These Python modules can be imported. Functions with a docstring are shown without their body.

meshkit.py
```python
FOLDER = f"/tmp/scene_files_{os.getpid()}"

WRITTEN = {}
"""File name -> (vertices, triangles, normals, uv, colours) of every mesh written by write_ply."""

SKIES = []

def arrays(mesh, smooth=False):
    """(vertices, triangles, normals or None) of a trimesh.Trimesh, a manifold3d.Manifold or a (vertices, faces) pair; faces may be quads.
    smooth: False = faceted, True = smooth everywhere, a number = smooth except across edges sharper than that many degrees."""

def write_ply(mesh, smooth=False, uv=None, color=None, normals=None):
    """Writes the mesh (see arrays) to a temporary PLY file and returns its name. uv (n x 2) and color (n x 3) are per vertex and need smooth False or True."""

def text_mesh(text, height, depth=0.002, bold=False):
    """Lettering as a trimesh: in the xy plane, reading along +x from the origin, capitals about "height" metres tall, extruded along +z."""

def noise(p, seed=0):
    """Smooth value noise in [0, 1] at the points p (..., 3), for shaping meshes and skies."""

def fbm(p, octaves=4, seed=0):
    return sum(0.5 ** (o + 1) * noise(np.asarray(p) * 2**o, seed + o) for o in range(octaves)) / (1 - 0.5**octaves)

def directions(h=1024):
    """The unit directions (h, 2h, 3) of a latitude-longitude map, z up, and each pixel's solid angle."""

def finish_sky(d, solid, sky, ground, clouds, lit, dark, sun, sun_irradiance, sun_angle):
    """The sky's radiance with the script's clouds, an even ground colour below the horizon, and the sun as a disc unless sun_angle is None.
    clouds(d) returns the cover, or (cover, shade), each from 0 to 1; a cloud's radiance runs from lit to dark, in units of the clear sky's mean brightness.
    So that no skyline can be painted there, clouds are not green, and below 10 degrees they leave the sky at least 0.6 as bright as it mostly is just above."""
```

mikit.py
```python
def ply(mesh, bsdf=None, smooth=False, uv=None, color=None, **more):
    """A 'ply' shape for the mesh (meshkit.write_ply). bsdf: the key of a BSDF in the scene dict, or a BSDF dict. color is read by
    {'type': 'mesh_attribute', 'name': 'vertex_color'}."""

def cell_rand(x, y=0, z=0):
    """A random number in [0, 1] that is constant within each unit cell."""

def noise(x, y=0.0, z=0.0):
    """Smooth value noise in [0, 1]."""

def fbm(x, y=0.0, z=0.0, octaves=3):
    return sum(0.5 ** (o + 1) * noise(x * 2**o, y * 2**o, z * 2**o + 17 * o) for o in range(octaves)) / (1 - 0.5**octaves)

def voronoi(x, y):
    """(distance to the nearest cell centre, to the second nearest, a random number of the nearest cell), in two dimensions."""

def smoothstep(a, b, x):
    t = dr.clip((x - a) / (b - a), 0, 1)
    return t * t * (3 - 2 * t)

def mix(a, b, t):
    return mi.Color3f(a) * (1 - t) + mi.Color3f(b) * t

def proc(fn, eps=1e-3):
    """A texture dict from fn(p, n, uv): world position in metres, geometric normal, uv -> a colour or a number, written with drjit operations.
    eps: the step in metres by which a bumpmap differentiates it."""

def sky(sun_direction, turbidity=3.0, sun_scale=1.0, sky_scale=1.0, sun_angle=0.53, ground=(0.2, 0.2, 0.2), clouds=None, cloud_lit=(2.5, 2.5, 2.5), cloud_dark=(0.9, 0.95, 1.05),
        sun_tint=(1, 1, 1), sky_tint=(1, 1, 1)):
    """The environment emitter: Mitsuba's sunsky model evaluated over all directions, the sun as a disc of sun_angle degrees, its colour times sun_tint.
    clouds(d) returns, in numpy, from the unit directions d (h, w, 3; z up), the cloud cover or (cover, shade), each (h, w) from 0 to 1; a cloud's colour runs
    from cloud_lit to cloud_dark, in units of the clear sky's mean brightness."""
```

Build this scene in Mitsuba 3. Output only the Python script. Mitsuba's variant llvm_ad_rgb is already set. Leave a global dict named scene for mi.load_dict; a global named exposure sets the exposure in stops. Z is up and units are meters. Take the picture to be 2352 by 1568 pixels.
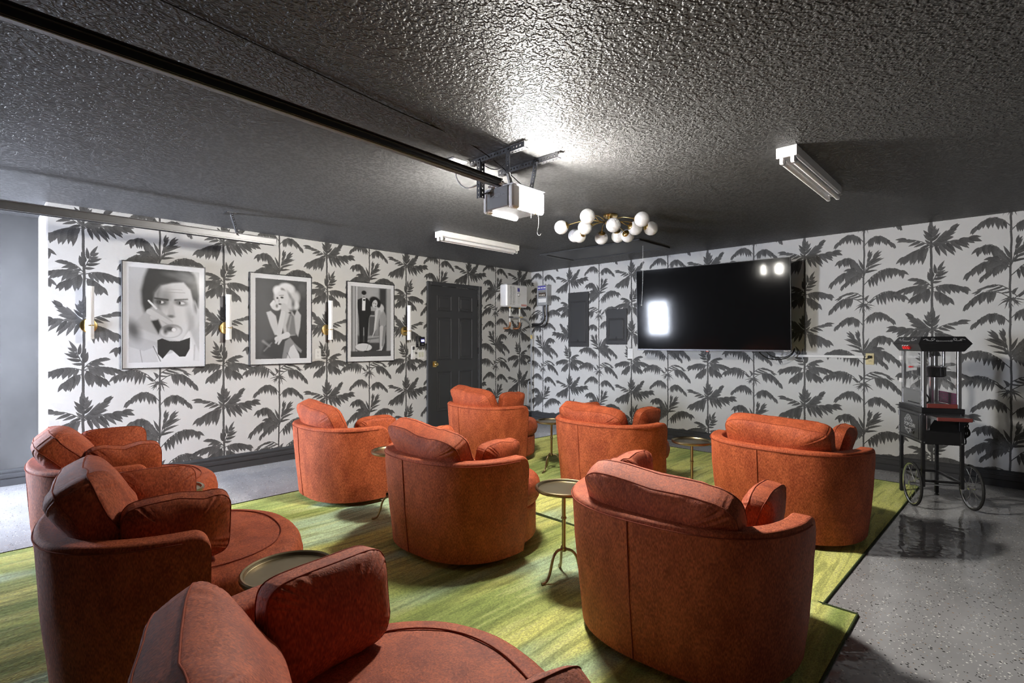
import math, random
import numpy as np, trimesh, drjit as dr, mitsuba as mi
import mikit, meshkit
from shapely.geometry import Polygon, Point, box as sbox
from shapely.ops import unary_union
T = mi.ScalarTransform4f
rng = np.random.default_rng(7)
scene, labels = {}, {}

# ------------------------------------------------------------------ camera, lights, exposure
EYE = (0.0, 0.0, 1.296)
YAW = math.atan(1134 / 1176)                       # the camera looks this far to the left of the +y direction
fwd = (-math.sin(YAW), math.cos(YAW), 0.0)
scene['camera'] = {'type': 'perspective', 'fov': 90.0, 'fov_axis': 'x', 'near_clip': 0.02, 'far_clip': 60.0,
                   'to_world': T().look_at(origin=EYE, target=[EYE[0] + fwd[0], EYE[1] + fwd[1], EYE[2]], up=[0, 0, 1])}
exposure = 0.45
DAY = (152.0, 164.0, 192.0)                       # daylight in the glazing of the small window behind the viewer
LAMP = (545.0, 522.0, 478.0)                            # the two lamp lenses of the garage door opener
H = 2.44                                           # ceiling height
XL, YF, XR, YB = -5.66, 6.33, 1.60, -1.30          # left wall, screen wall, right wall, garage door wall
XA, YA = -6.46, 0.37                               # alcove at the left: its wall, and where the papered wall starts

# ------------------------------------------------------------------ helpers
COUNT = {}
def key_for(name, parent=None):
    base = parent + '__' + name if parent else name
    n = COUNT.get(base, -1) + 1
    COUNT[base] = n
    return base if n == 0 else f'{base}_{n:03d}'

def rgb(c):
    return {'type': 'rgb', 'value': [float(x) for x in (c if hasattr(c, '__len__') else (c, c, c))]}

def mat(name, base, rough=0.5, metal=0.0, bump=None, bump_scale=1.0, **kw):
    d = {'type': 'principled', 'base_color': base if isinstance(base, dict) else rgb(base), 'roughness': rough if isinstance(rough, dict) else float(rough),
         'metallic': float(metal), **kw}
    if bump is not None:
        d = {'type': 'bumpmap', 'arbitrary': bump, 'scale': float(bump_scale), 'bsdf': d}
    scene[name] = {'type': 'twosided', 'bsdf': d}
    return name

def thing(name, label, category, group=None, kind=None):
    k = key_for(name)
    tag(k, label, category, group, kind)
    return k

def tag(k, label=None, category=None, group=None, kind=None):
    labels[k] = {a: b for a, b in dict(label=label, category=category, group=group, kind=kind).items() if b}

def cat(ms):
    return ms if isinstance(ms, trimesh.Trimesh) else trimesh.util.concatenate(list(ms))

def add(name, mesh, bsdf, parent=None, smooth=35, at=None, label=None, **more):
    k = key_for(name, parent)
    if not isinstance(mesh, dict):
        mesh = mikit.ply(cat(mesh), bsdf, smooth=smooth, **more)
    scene[k] = dict(mesh)
    if at is not None:
        scene[k]['to_world'] = T(at)
    if label:
        labels[k] = {'label': label}
    return k

def one(name, mesh, bsdf, label, category, group=None, smooth=35, at=None, kind=None):
    k = add(name, mesh, bsdf, None, smooth, at)
    tag(k, label, category, group, kind)
    return k

def M4(x=0, y=0, z=0, rz=0, rx=0, ry=0):
    tm = trimesh.transformations
    return tm.translation_matrix([x, y, z]) @ tm.rotation_matrix(rz, [0, 0, 1]) @ tm.rotation_matrix(ry, [0, 1, 0]) @ tm.rotation_matrix(rx, [1, 0, 0])

def xf(m, M):
    m = cat(m).copy(); m.apply_transform(M); return m

def bx(x0, x1, y0, y1, z0, z1, b=0.0):
    if b <= 0:
        m = trimesh.creation.box([x1 - x0, y1 - y0, z1 - z0])
        m.apply_translation([(x0 + x1) / 2, (y0 + y1) / 2, (z0 + z1) / 2]); return m
    P = []
    for i in (0, 1):
        for j in (0, 1):
            for k in (0, 1):
                x, y, z = (x0, x1)[i], (y0, y1)[j], (z0, z1)[k]
                sx, sy, sz = (b, -b)[i], (b, -b)[j], (b, -b)[k]
                P += [[x, y + sy, z + sz], [x + sx, y, z + sz], [x + sx, y + sy, z]]
    return trimesh.convex.convex_hull(np.array(P))

def tube(pts, r, n=10, caps=True):
    p = np.asarray(pts, float); m = len(p)
    r = np.broadcast_to(np.asarray(r, float), (m,))
    t = np.gradient(p, axis=0); t /= np.linalg.norm(t, axis=1, keepdims=True) + 1e-12
    a = np.cross(t[0], [0, 0, 1.0] if abs(t[0][2]) < 0.9 else [1.0, 0, 0]); a /= np.linalg.norm(a)
    A = [a]
    for i in range(1, m):
        a = A[-1] - np.dot(A[-1], t[i]) * t[i]; A.append(a / np.linalg.norm(a))
    A = np.array(A); B = np.cross(t, A)
    g = np.arange(n) * 2 * np.pi / n
    v = (p[:, None] + r[:, None, None] * (np.cos(g)[None, :, None] * A[:, None] + np.sin(g)[None, :, None] * B[:, None])).reshape(-1, 3)
    f = []
    for i in range(m - 1):
        for j in range(n):
            q = (i * n + j, i * n + (j + 1) % n, (i + 1) * n + (j + 1) % n, (i + 1) * n + j)
            f += [[q[0], q[1], q[2]], [q[0], q[2], q[3]]]
    if caps:
        v = np.vstack([v, p[:1], p[-1:]])
        for j in range(n):
            f += [[m * n, (j + 1) % n, j], [m * n + 1, (m - 1) * n + j, (m - 1) * n + (j + 1) % n]]
    return trimesh.Trimesh(v, f, process=False)

def ring_tube(pts, r, n=8):
    p = np.asarray(pts, float)
    return tube(np.vstack([p, p[:1]]), r, n, False)

def rod(p0, p1, r, r1=None, n=16):
    return tube([p0, p1], [r, r if r1 is None else r1], n)

def lathe(profile, n=40):
    return trimesh.creation.revolve(np.asarray(profile, float), sections=n)

def bez(ps, n=12):
    ps = np.asarray(ps, float); t = np.linspace(0, 1, n)[:, None]
    if len(ps) == 3:
        return (1 - t) ** 2 * ps[0] + 2 * t * (1 - t) * ps[1] + t ** 2 * ps[2]
    return (1 - t) ** 3 * ps[0] + 3 * t * (1 - t) ** 2 * ps[1] + 3 * t ** 2 * (1 - t) * ps[2] + t ** 3 * ps[3]

def spline(pts, n=40):
    from scipy.interpolate import CubicSpline
    p = np.asarray(pts, float)
    s = np.r_[0, np.cumsum(np.linalg.norm(np.diff(p, axis=0), axis=1))]
    return CubicSpline(s, p)(np.linspace(0, s[-1], n))

def extr(poly, h):
    return trimesh.creation.extrude_polygon(poly, h, engine='earcut')

def grid(nu, nv, fn, flip=False):
    u, v = np.meshgrid(np.linspace(0, 1, nu), np.linspace(0, 1, nv), indexing='ij')
    P = fn(u, v).reshape(-1, 3)
    f = []
    for i in range(nu - 1):
        for j in range(nv - 1):
            a, b, c, d = i * nv + j, (i + 1) * nv + j, (i + 1) * nv + j + 1, i * nv + j + 1
            f += [[a, b, c], [a, c, d]]
    f = np.array(f)
    return trimesh.Trimesh(P, f[:, ::-1] if flip else f, process=False)

# world frames for things that hang on a wall: local x to the right, y up, z out of the wall
def on_left(y, z, out=0.0):
    return np.array([[0, 0, 1, XL + out], [1, 0, 0, y], [0, 1, 0, z], [0, 0, 0, 1.0]])
def on_front(x, z, out=0.0):
    return np.array([[1, 0, 0, x], [0, 0, -1, YF - out], [0, 1, 0, z], [0, 0, 0, 1.0]])

# ------------------------------------------------------------------ printed wallpaper: palms drawn leaf by leaf
PU, PV = 1.088, 0.82
AX, BX = 0.272, 0.816
LEAVES = []                                         # bx, by, angle, length, half width, bend
def leaf(x, y, ang, L, w, k=0.0):
    g = 1.12 if w > .005 else 1.0
    LEAVES.append((x, y, math.radians(ang), L * g, w * (1.05 if w > .005 else 1.0), k))
def frond(S, pts, n, L, a0, a1, w, k=0.0, t0=0.12, rib=0.0035, tip=True, jit=1.0):
    ox, oy, sx, sy = S
    P = np.array([[ox + x * sx, oy + y * sy] for x, y in pts])
    ts = np.linspace(t0, 0.97, n)
    for i, t in enumerate(ts):
        b = (1 - t) ** 2 * P[0] + 2 * t * (1 - t) * P[1] + t ** 2 * P[2]
        j = ((i * 37) % 11 - 5) / 5.0 * jit
        leaf(b[0], b[1], a0 + (a1 - a0) * t + 5 * j, L * (0.72 + 0.45 * math.sin(math.pi * min(1, t + .15))) * (1 + .14 * j), w * (1 + .15 * j), k)
    d = P[2] - P[1]
    if tip:
        leaf(P[2][0] - d[0] * .12, P[2][1] - d[1] * .12, math.degrees(math.atan2(d[1], d[0])), L * .8, w * .9, k)
    m = 6
    q = [(1 - t) ** 2 * P[0] + 2 * t * (1 - t) * P[1] + t ** 2 * P[2] for t in np.linspace(0, 1, m)]
    for a, b in zip(q[:-1], q[1:]):
        e = b - a; l = np.linalg.norm(e)
        leaf(a[0] - e[0] * .25, a[1] - e[1] * .25, math.degrees(math.atan2(e[1], e[0])), l * 1.6, rib, 0)
# broad-leaved palm, upper whorl
S = (AX, 0.62, 0.000637, 0.000824)
frond(S, [(0, 0), (0, 120), (2, 190)], 5, .075, 140, 115, .0135, .1)
frond(S, [(0, 0), (0, 120), (2, 190)], 5, .075, 40, 62, .0135, -.1)
leaf(AX, .62 + .145, 95, .10, .017)
frond(S, [(0, 5), (90, 75), (235, 190)], 8, .085, -5, 32, .0165, .08)
frond(S, [(0, 5), (90, 75), (235, 190)], 5, .06, 70, 50, .0135, -.05)
frond(S, [(0, 0), (180, 45), (440, 60)], 9, .105, -72, -28, .0165, .12)
frond(S, [(0, 0), (180, 45), (440, 60)], 3, .075, 14, 12, .013, .1, t0=.5)
frond(S, [(0, 0), (-120, 110), (-330, 118)], 6, .075, 205, 190, .0125, -.08)
leaf(AX - .19, .62 + .1, 176, .085, .0125, -.2)
frond(S, [(0, 0), (-190, 10), (-345, -100)], 10, .105, 258, 254, .0165, -.1)
leaf(AX - .05, .60, 262, .13, .019); leaf(AX - .10, .60, 255, .13, .017)
# broad-leaved palm, lower whorl
S = (AX, 0.235, 0.000637, 0.000824)
frond(S, [(5, 50), (50, 130), (80, 200)], 5, .075, 8, 28, .0135, -.12, t0=.05)
leaf(AX + .048, .235 + .155, 63, .095, .012, .1); leaf(AX + .03, .235 + .13, 96, .085, .0125)
leaf(AX - .005, .235 + .06, 104, .085, .017); leaf(AX + .012, .235 + .10, 108, .08, .015)
frond(S, [(-10, 20), (-80, 110), (-200, 105)], 6, .07, 215, 178, .0135, -.05)
frond(S, [(-15, 0), (-190, 70), (-400, -40)], 10, .085, 245, 212, .0165, -.08)
frond(S, [(-15, -10), (-110, -20), (-210, -110)], 8, .095, 275, 250, .0165, -.05)
leaf(AX - .02, .21, 262, .11, .018)
frond(S, [(15, -5), (190, 65), (375, -30)], 9, .078, -62, -72, .0165, .12)
frond(S, [(20, -50), (130, -50), (200, -140)], 7, .095, -75, -96, .0165, .06)
# drooping palm, dense whorl
S = (BX, 0.387, 0.000718, 0.00086)
frond(S, [(-5, 30), (-140, 330), (-300, 200)], 11, .092, 285, 262, .0135, -.1)
frond(S, [(-5, 10), (-90, 110), (-170, 95)], 7, .072, 262, 235, .014, -.1)
leaf(BX - .045, .387 + .05, 215, .09, .015); leaf(BX - .06, .387 + .09, 190, .09, .013); leaf(BX, .387 + .03, 140, .10, .016)
frond(S, [(-10, -10), (-220, 170), (-405, -70)], 13, .088, 262, 262, .0135, -.05)
frond(S, [(-10, -15), (-130, 60), (-260, -110)], 8, .07, 275, 250, .0125, -.05, t0=.35)
frond(S, [(5, 10), (70, 150), (120, 215)], 6, .105, 12, 38, .0115, .2)
frond(S, [(5, 10), (40, 130), (60, 240)], 4, .085, 55, 62, .0115, .15)
leaf(BX, .387 + .07, 112, .11, .012); leaf(BX, .387 + .04, 132, .12, .013)
frond(S, [(10, -95), (240, 170), (460, 20)], 14, .088, -78, -92, .0135, .05)
# drooping palm, tangled whorl
S = (BX, 0.103, 0.000718, 0.00086)
frond(S, [(50, 20), (-110, 230), (-285, 85)], 8, .085, 190, 205, .008, .15)
frond(S, [(0, 0), (-240, 190), (-415, -80)], 12, .085, 268, 255, .013, -.06, t0=.3)
frond(S, [(40, 0), (270, 240), (470, 60)], 12, .092, -75, -82, .013, .08, t0=.25)
for a in range(14):
    leaf(BX + .02 * math.sin(a * 2.1), .103 + .008 * math.cos(a * 1.7), 205 + a * 10.5 + 6 * math.sin(a * 5), .075 + .035 * ((a * 5) % 7) / 7, .0045, .2 * math.sin(a * 3))
leaf(BX + .015, .103 + .03, 60, .06, .012, .5); leaf(BX + .05, .103 + .005, 40, .07, .010, .3)
# drooping palm, light whorl
S = (BX, -0.094, 0.000718, 0.00086)
frond(S, [(-5, -30), (-160, 190), (-350, -60)], 12, .072, 278, 255, .0125, -.06, t0=.18)
frond(S, [(-5, 10), (160, 240), (345, 10)], 12, .075, -100, -70, .0125, .06, t0=.18)

NU, NV, KMAX = 44, 33, 22
def leaf_table():
    L = np.array(LEAVES)
    allL = []
    for row in (-2, -1, 0, 1, 2):
        for col in (-1, 0, 1):
            q = L.copy()
            if row % 2:
                q[:, 0] = 2 * AX - q[:, 0]; q[:, 2] = np.pi - q[:, 2]; q[:, 5] = -q[:, 5]
            q[:, 0] += col * PU; q[:, 1] += row * PV
            if row % 2:
                q = np.vstack([q, q + np.array([PU, 0, 0, 0, 0, 0])])
            allL.append(q)
    L = np.vstack(allL)
    ok = (L[:, 0] > -.3) & (L[:, 0] < PU + .3) & (L[:, 1] > -.3) & (L[:, 1] < PV + .3)
    L = np.unique(np.round(L[ok], 6), axis=0)
    cells = [[] for _ in range(NU * NV)]
    for i, (x, y, a, l, w, k) in enumerate(L):
        t = np.linspace(0, 1, 14); e = np.array([math.cos(a), math.sin(a)]); nrm = np.array([-e[1], e[0]])
        c = np.array([x, y]) + t[:, None] * l * e + (k * l * t * (1 - t))[:, None] * nrm
        hit = set()
        for s in (-1, 0, 1):
            g = c + s * (w * 2.6 * np.sqrt(t) * (1 - t))[:, None] * nrm
            for px, py in g:
                for dx in (-.002, .002):
                    for dy in (-.002, .002):
                        iu, iv = math.floor((px + dx) / PU * NU), math.floor((py + dy) / PV * NV)
                        if 0 <= iu < NU and 0 <= iv < NV:
                            hit.add(iu * NV + iv)
        for h in hit:
            cells[h].append(i)
    n = max(map(len, cells))
    K = min(n, KMAX)
    idx = np.full((NU * NV, K), len(L))
    for h, c in enumerate(cells):
        if len(c) > K:
            c = sorted(c, key=lambda i: -L[i][3] * L[i][4])[:K]
        idx[h, :len(c)] = c
    L = np.vstack([L, [[9, 9, 0, .1, .001, 0]]])
    return L, idx, K, n
_L, _I, KL, _n = leaf_table()
print('leaves', len(LEAVES), len(_L), 'max per cell', _n)
tIDX = mi.UInt32(_I.ravel().astype(np.uint32))
tB = [mi.Float(c.astype(np.float32)) for c in (_L[:, 0], _L[:, 1], np.cos(_L[:, 2]) / _L[:, 3], np.sin(_L[:, 2]) / _L[:, 3], _L[:, 5] * _L[:, 3], _L[:, 4] * 2.6)]
dr.eval(tIDX, tB)

def wallpaper(axis, u0, v0, base):
    def fn(p, n, uv):
        u = (p.x if axis == 0 else p.y) - u0
        v = p.z - v0
        row = dr.floor(v / PV)
        odd = (mi.Int32(row) & 1) == 1
        y = v - row * PV
        x = dr.select(odd, 2 * AX - u, u)
        x = x - dr.floor(x / PU) * PU
        cell = mi.UInt32(dr.clip(x * (NU / PU), 0, NU - 1)) * NV + mi.UInt32(dr.clip(y * (NV / PV), 0, NV - 1))
        mask, tone = mi.Float(0), mi.Float(0.5)
        for k in range(KL):
            i = dr.gather(mi.UInt32, tIDX, cell * KL + k)
            bx_, by_, cx, sx, kk, ww = [dr.gather(mi.Float, a, i) for a in tB]
            dx, dy = x - bx_, y - by_
            t = dx * cx + dy * sx
            L2 = dr.rsqrt(cx * cx + sx * sx)
            s = (dy * cx - dx * sx) * L2 - kk * t * (1 - t)
            tc = dr.clip(t, 0, 1)
            sh = ww * dr.sqrt(tc) * (1 - tc)
            d = dr.abs(s) - sh
            m = mikit.smoothstep(0.0012, -0.0006, d) * dr.select((t > 0) & (t < 1), 1.0, 0.0)
            tn = 0.05 + 0.45 * tc + 0.55 * dr.abs(dr.sin(mi.Float(i) * 2.4)) + 0.35 * dr.sign(s) * dr.minimum(1, dr.abs(s) / (sh + 1e-4)) * .5 + 0.3 * dr.sin(t * 40 + s * 300) * .3
            tone = dr.select(m > 0.5, tn, tone)
            mask = dr.maximum(mask, m)
        wob = 0.004 * dr.sin(y * (2 * math.pi / PV)) + .0012 * dr.sin(y * (10 * math.pi / PV))
        ms = dr.maximum(mikit.smoothstep(0.0105, 0.0085, dr.abs(x - AX - wob)), mikit.smoothstep(0.0085, 0.0065, dr.abs(x - BX + wob)))
        mask = dr.maximum(mask, ms)
        g = mikit.noise(u * 90, v * 90, 0)
        ink = 0.034 + 0.066 * dr.clip(tone, 0, 1.3) + 0.010 * g
        weave = 0.97 + 0.03 * mikit.noise(u * 240, v * 240, 3)
        return mikit.mix(mi.Color3f(*base) * weave, mi.Color3f(1.0, .985, .97) * ink, mask)
    return mikit.proc(fn)
plaster = mikit.proc(lambda p, n, uv: mikit.fbm(p.x * 60, p.y * 60, p.z * 60, octaves=3), eps=0.004)
mat('paper_left', wallpaper(1, 0.607 - AX, 1.64, (.63, .627, .617)), .62, bump=plaster, bump_scale=.0009)
mat('paper_front', wallpaper(0, -0.492 - AX - 0.02, 1.58, (.63, .627, .617)), .62, bump=plaster, bump_scale=.0009)

# ------------------------------------------------------------------ materials
def speck(p, n, uv):
    base = mi.Color3f(.280, .278, .285) * (0.85 + 0.3 * mikit.fbm(p.x * 7, p.y * 7, 0, octaves=3))
    for sc, lim in ((70.0, .085), (120.0, .13)):
        d, d2, r = mikit.voronoi(p.x * sc, p.y * sc)
        on = mikit.smoothstep(.36, .28, d) * dr.select(r < lim, 1.0, 0.0)
        q = r / lim
        col = dr.select(q < .42, mi.Color3f(.62, .62, .60), dr.select(q < .72, mi.Color3f(.02, .02, .022), dr.select(q < .86, mi.Color3f(.30, .22, .15), mi.Color3f(.30, .31, .33))))
        base = mikit.mix(base, col, on)
    return base
wave = mikit.proc(lambda p, n, uv: mikit.fbm(p.x * 22, p.y * 22, 1.0, octaves=3), eps=0.004)
mat('floor_epoxy', mikit.proc(speck), mikit.proc(lambda p, n, uv: .07 + .17 * mikit.smoothstep(.35, .65, mikit.fbm(p.x * 2.2, p.y * 2.2, 4, octaves=3))), bump=wave, bump_scale=.0016, specular=.6)
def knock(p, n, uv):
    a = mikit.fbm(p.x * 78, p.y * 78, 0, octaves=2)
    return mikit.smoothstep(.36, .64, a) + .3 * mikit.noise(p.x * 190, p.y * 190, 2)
mat('ceiling_paint', mikit.proc(lambda p, n, uv: mi.Color3f(.058, .058, .059) * (.78 + .40 * knock(p, n, uv) / 1.3)), .42, bump=mikit.proc(knock, eps=.002), bump_scale=.0042, specular=.32)  # base colour brightens on the raised bumps, imitating their gloss and relief shading
def alcove(p, n, uv):
    a = mikit.fbm(p.y * 2.3, p.z * 1.6, 3, octaves=4)
    return mi.Color3f(1, 1, 1.0) * (.026 + .072 * a)
mat('alcove_paint', mikit.proc(alcove), .5, bump=plaster, bump_scale=.003)
mat('white_paint', .78, .45)
mat('charcoal_paint', (.042, .043, .046), .42)
mat('charcoal_matte', (.05, .05, .052), .65)
mat('black_panel_paint', (.028, .028, .029), .5)
mat('black_gloss', (.012, .012, .013), .16)
mat('black_satin', (.014, .014, .015), .38)
mat('black_rubber', (.015, .015, .015), .7)
mat('dark_steel', (.10, .10, .105), .38, .9)
mat('track_steel', (.22, .22, .225), .42, .85)
mat('chrome', (.80, .80, .82), .12, 1.0)
mat('brushed_steel', (.52, .52, .53), .33, 1.0)
mat('polished_brass', (.86, .62, .24), .18, 1.0)
mat('antique_brass', (.40, .32, .19), .32, 1.0)
mat('copper', (.72, .36, .20), .3, 1.0)
mat('white_plastic', (.80, .80, .79), .35)
mat('white_enamel', (.84, .84, .84), .28)
mat('opal_glass', (.86, .86, .87), .18, specular=.5)
mat('tube_glass', (.80, .80, .82), .25)
mat('ivory_plastic', (.66, .56, .30), .35)
mat('grey_metal', (.36, .37, .38), .4, .2)
mat('grey_plastic', (.20, .20, .205), .45)
mat('switch_plastic', (.66, .66, .55), .4)
mat('red_plastic', (.75, .02, .02), .3)
mat('red_trim', (.20, .045, .036), .35)
mat('blue_label', (.10, .09, .36), .5)
mat('red_label', (.62, .30, .26), .5)
mat('purple_label', (.13, .02, .075), .45)
mat('silver_print', (.34, .34, .35), .5)
mat('dark_print', (.06, .06, .065), .5)
mat('logo_red', (.65, .05, .02), .4)
mat('screen', (.006, .006, .0065), .08, specular=.13)
mat('pvc_white', (.78, .77, .73), .4)
mat('breaker_brown', (.05, .032, .02), .5)
mat('wood_edge', (.45, .30, .17), .6)
scene['clear_pane'] = {'type': 'thindielectric', 'int_ior': 1.5}

def velvet(seed, c0, c1):
    def fn(p, n, uv):
        h, g = (p.x + p.y) * .7, (p.x - p.y) * .7
        a = mikit.fbm(p.x * 19 + seed, p.y * 19, p.z * 7, octaves=3)
        m = mikit.noise(h * 240, g * 240, p.z * 85 + seed)
        f = mikit.noise(h * 420, g * 420, p.z * 130)
        t = mikit.smoothstep(.22, .84, a * .36 + m * .34 + f * .30)
        return mikit.mix(mi.Color3f(*c0), mi.Color3f(*c1), t)
    return mikit.proc(fn)
weave_b = mikit.proc(lambda p, n, uv: mikit.noise((p.x + p.y) * 300, (p.x - p.y) * 300, p.z * 110), eps=.001)
mat('velvet', velvet(0.0, (.215, .029, .007), (.520, .122, .040)), .78, bump=weave_b, bump_scale=.0006, sheen=1.0, sheen_tint=.0, specular=.45)
mat('velvet_cushion', velvet(5.0, (.205, .026, .006), (.500, .110, .034)), .74, bump=weave_b, bump_scale=.0006, sheen=1.0, sheen_tint=.0, specular=.45)
mat('velvet_seam', (.22, .034, .008), .85, sheen=.6, sheen_tint=.5)

def rug(seed, dx):
    def fn(p, n, uv):
        x, y = p.x + dx, p.y
        wx = x + .22 * mikit.fbm(x * .8 + seed, y * .6, 1, octaves=2)
        a = mikit.fbm(wx * 1.5 + seed, y * .50, 2, octaves=3)
        b = mikit.fbm(wx * 3.2, y * .8, 5 + seed, octaves=3)
        s = mikit.fbm(wx * 48, y * 3.6, 3, octaves=3)
        q = mikit.fbm(wx * 11, y * 1.1, 7 + seed, octaves=2)
        pile = mikit.noise(x * 260, y * 150, 0)
        c = mikit.mix((.255, .320, .085), (.600, .600, .180), mikit.smoothstep(.36, .62, a * .6 + q * .4))
        c = mikit.mix(c, mi.Color3f(.40, .54, .36), mikit.smoothstep(.52, .70, b) * .8)
        c = mikit.mix(c, mi.Color3f(.100, .130, .032), mikit.smoothstep(.50, .74, s) * .42)
        c = mikit.mix(c, mi.Color3f(.60, .60, .27), mikit.smoothstep(.42, .26, s) * .30)
        return c * (.70 + .55 * pile)
    return mikit.proc(fn)
pile_b = mikit.proc(lambda p, n, uv: mikit.noise(p.x * 190, p.y * 110, 0) + 2.5 * mikit.fbm(p.x * 24, p.y * 3, 4, octaves=2), eps=.002)
mat('rug_a', rug(0.0, 0.0), .9, bump=pile_b, bump_scale=.0022, sheen=.5, sheen_tint=.6)
mat('rug_b', rug(4.3, 1.7), .9, bump=pile_b, bump_scale=.0022, sheen=.5, sheen_tint=.6)
mat('rug_binding', (.035, .05, .015), .9)

# ------------------------------------------------------------------ the room
def struct(name, mesh, bsdf, parent=None, smooth=False, label=None):
    k = add(name, mesh, bsdf, parent, smooth)
    if parent is None:
        tag(k, label, None, None, 'structure')
    return k
struct('floor', bx(XA - .1, XR + .1, YB - .1, YF + .1, -.12, 0), 'floor_epoxy', label='grey epoxy garage floor with white and black flakes')
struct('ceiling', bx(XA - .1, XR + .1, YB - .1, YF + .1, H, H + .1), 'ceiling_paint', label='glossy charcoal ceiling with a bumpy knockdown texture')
struct('wall_left', bx(XL - .10, XL, YA + .012, YF, 0, H), 'paper_left', label='left wall in white paper printed with dark palm trees')
struct('wall_front', bx(XL - .1, XR + .1, YF, YF + .1, 0, H), 'paper_front', label='wall behind the television in white paper with dark palms')
struct('wall_return', bx(XA, XL, YA, YA + .012, 0, H), 'white_paint', label='narrow white return at the end of the papered wall')
struct('wall_alcove', bx(XA - .1, XA, YB, YA + .1, 0, H), 'alcove_paint', label='mottled grey alcove wall at the far left')
struct('wall_right', bx(XR, XR + .1, YB, YF, 0, H), 'charcoal_matte', label='right wall outside the picture')
WX0, WX1, WZ0, WZ1 = -5.70, -5.17, .79, 1.66
struct('wall_back', [bx(XA - .1, WX0, YB - .1, YB, 0, H), bx(WX1, XR + .1, YB - .1, YB, 0, H), bx(WX0, WX1, YB - .1, YB, 0, WZ0), bx(WX0, WX1, YB - .1, YB, WZ1, H)],
       'charcoal_matte', label='garage door wall behind the viewer')
wk = struct('window_1', [bx(WX0 - .05, WX0, YB - .02, YB + .02, WZ0 - .05, WZ1 + .05, .004), bx(WX1, WX1 + .05, YB - .02, YB + .02, WZ0 - .05, WZ1 + .05, .004),
                         bx(WX0, WX1, YB - .02, YB + .02, WZ1, WZ1 + .05, .004), bx(WX0, WX1, YB - .02, YB + .02, WZ0 - .05, WZ0, .004)], 'white_paint',
            label='small daylit window in the wall behind the viewer')
for i in range(1, 4):
    x = WX0 + (WX1 - WX0) * i / 4
    add('muntin', bx(x - .006, x + .006, YB - .088, YB - .06, WZ0, WZ1), 'white_paint', wk, False)
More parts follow.
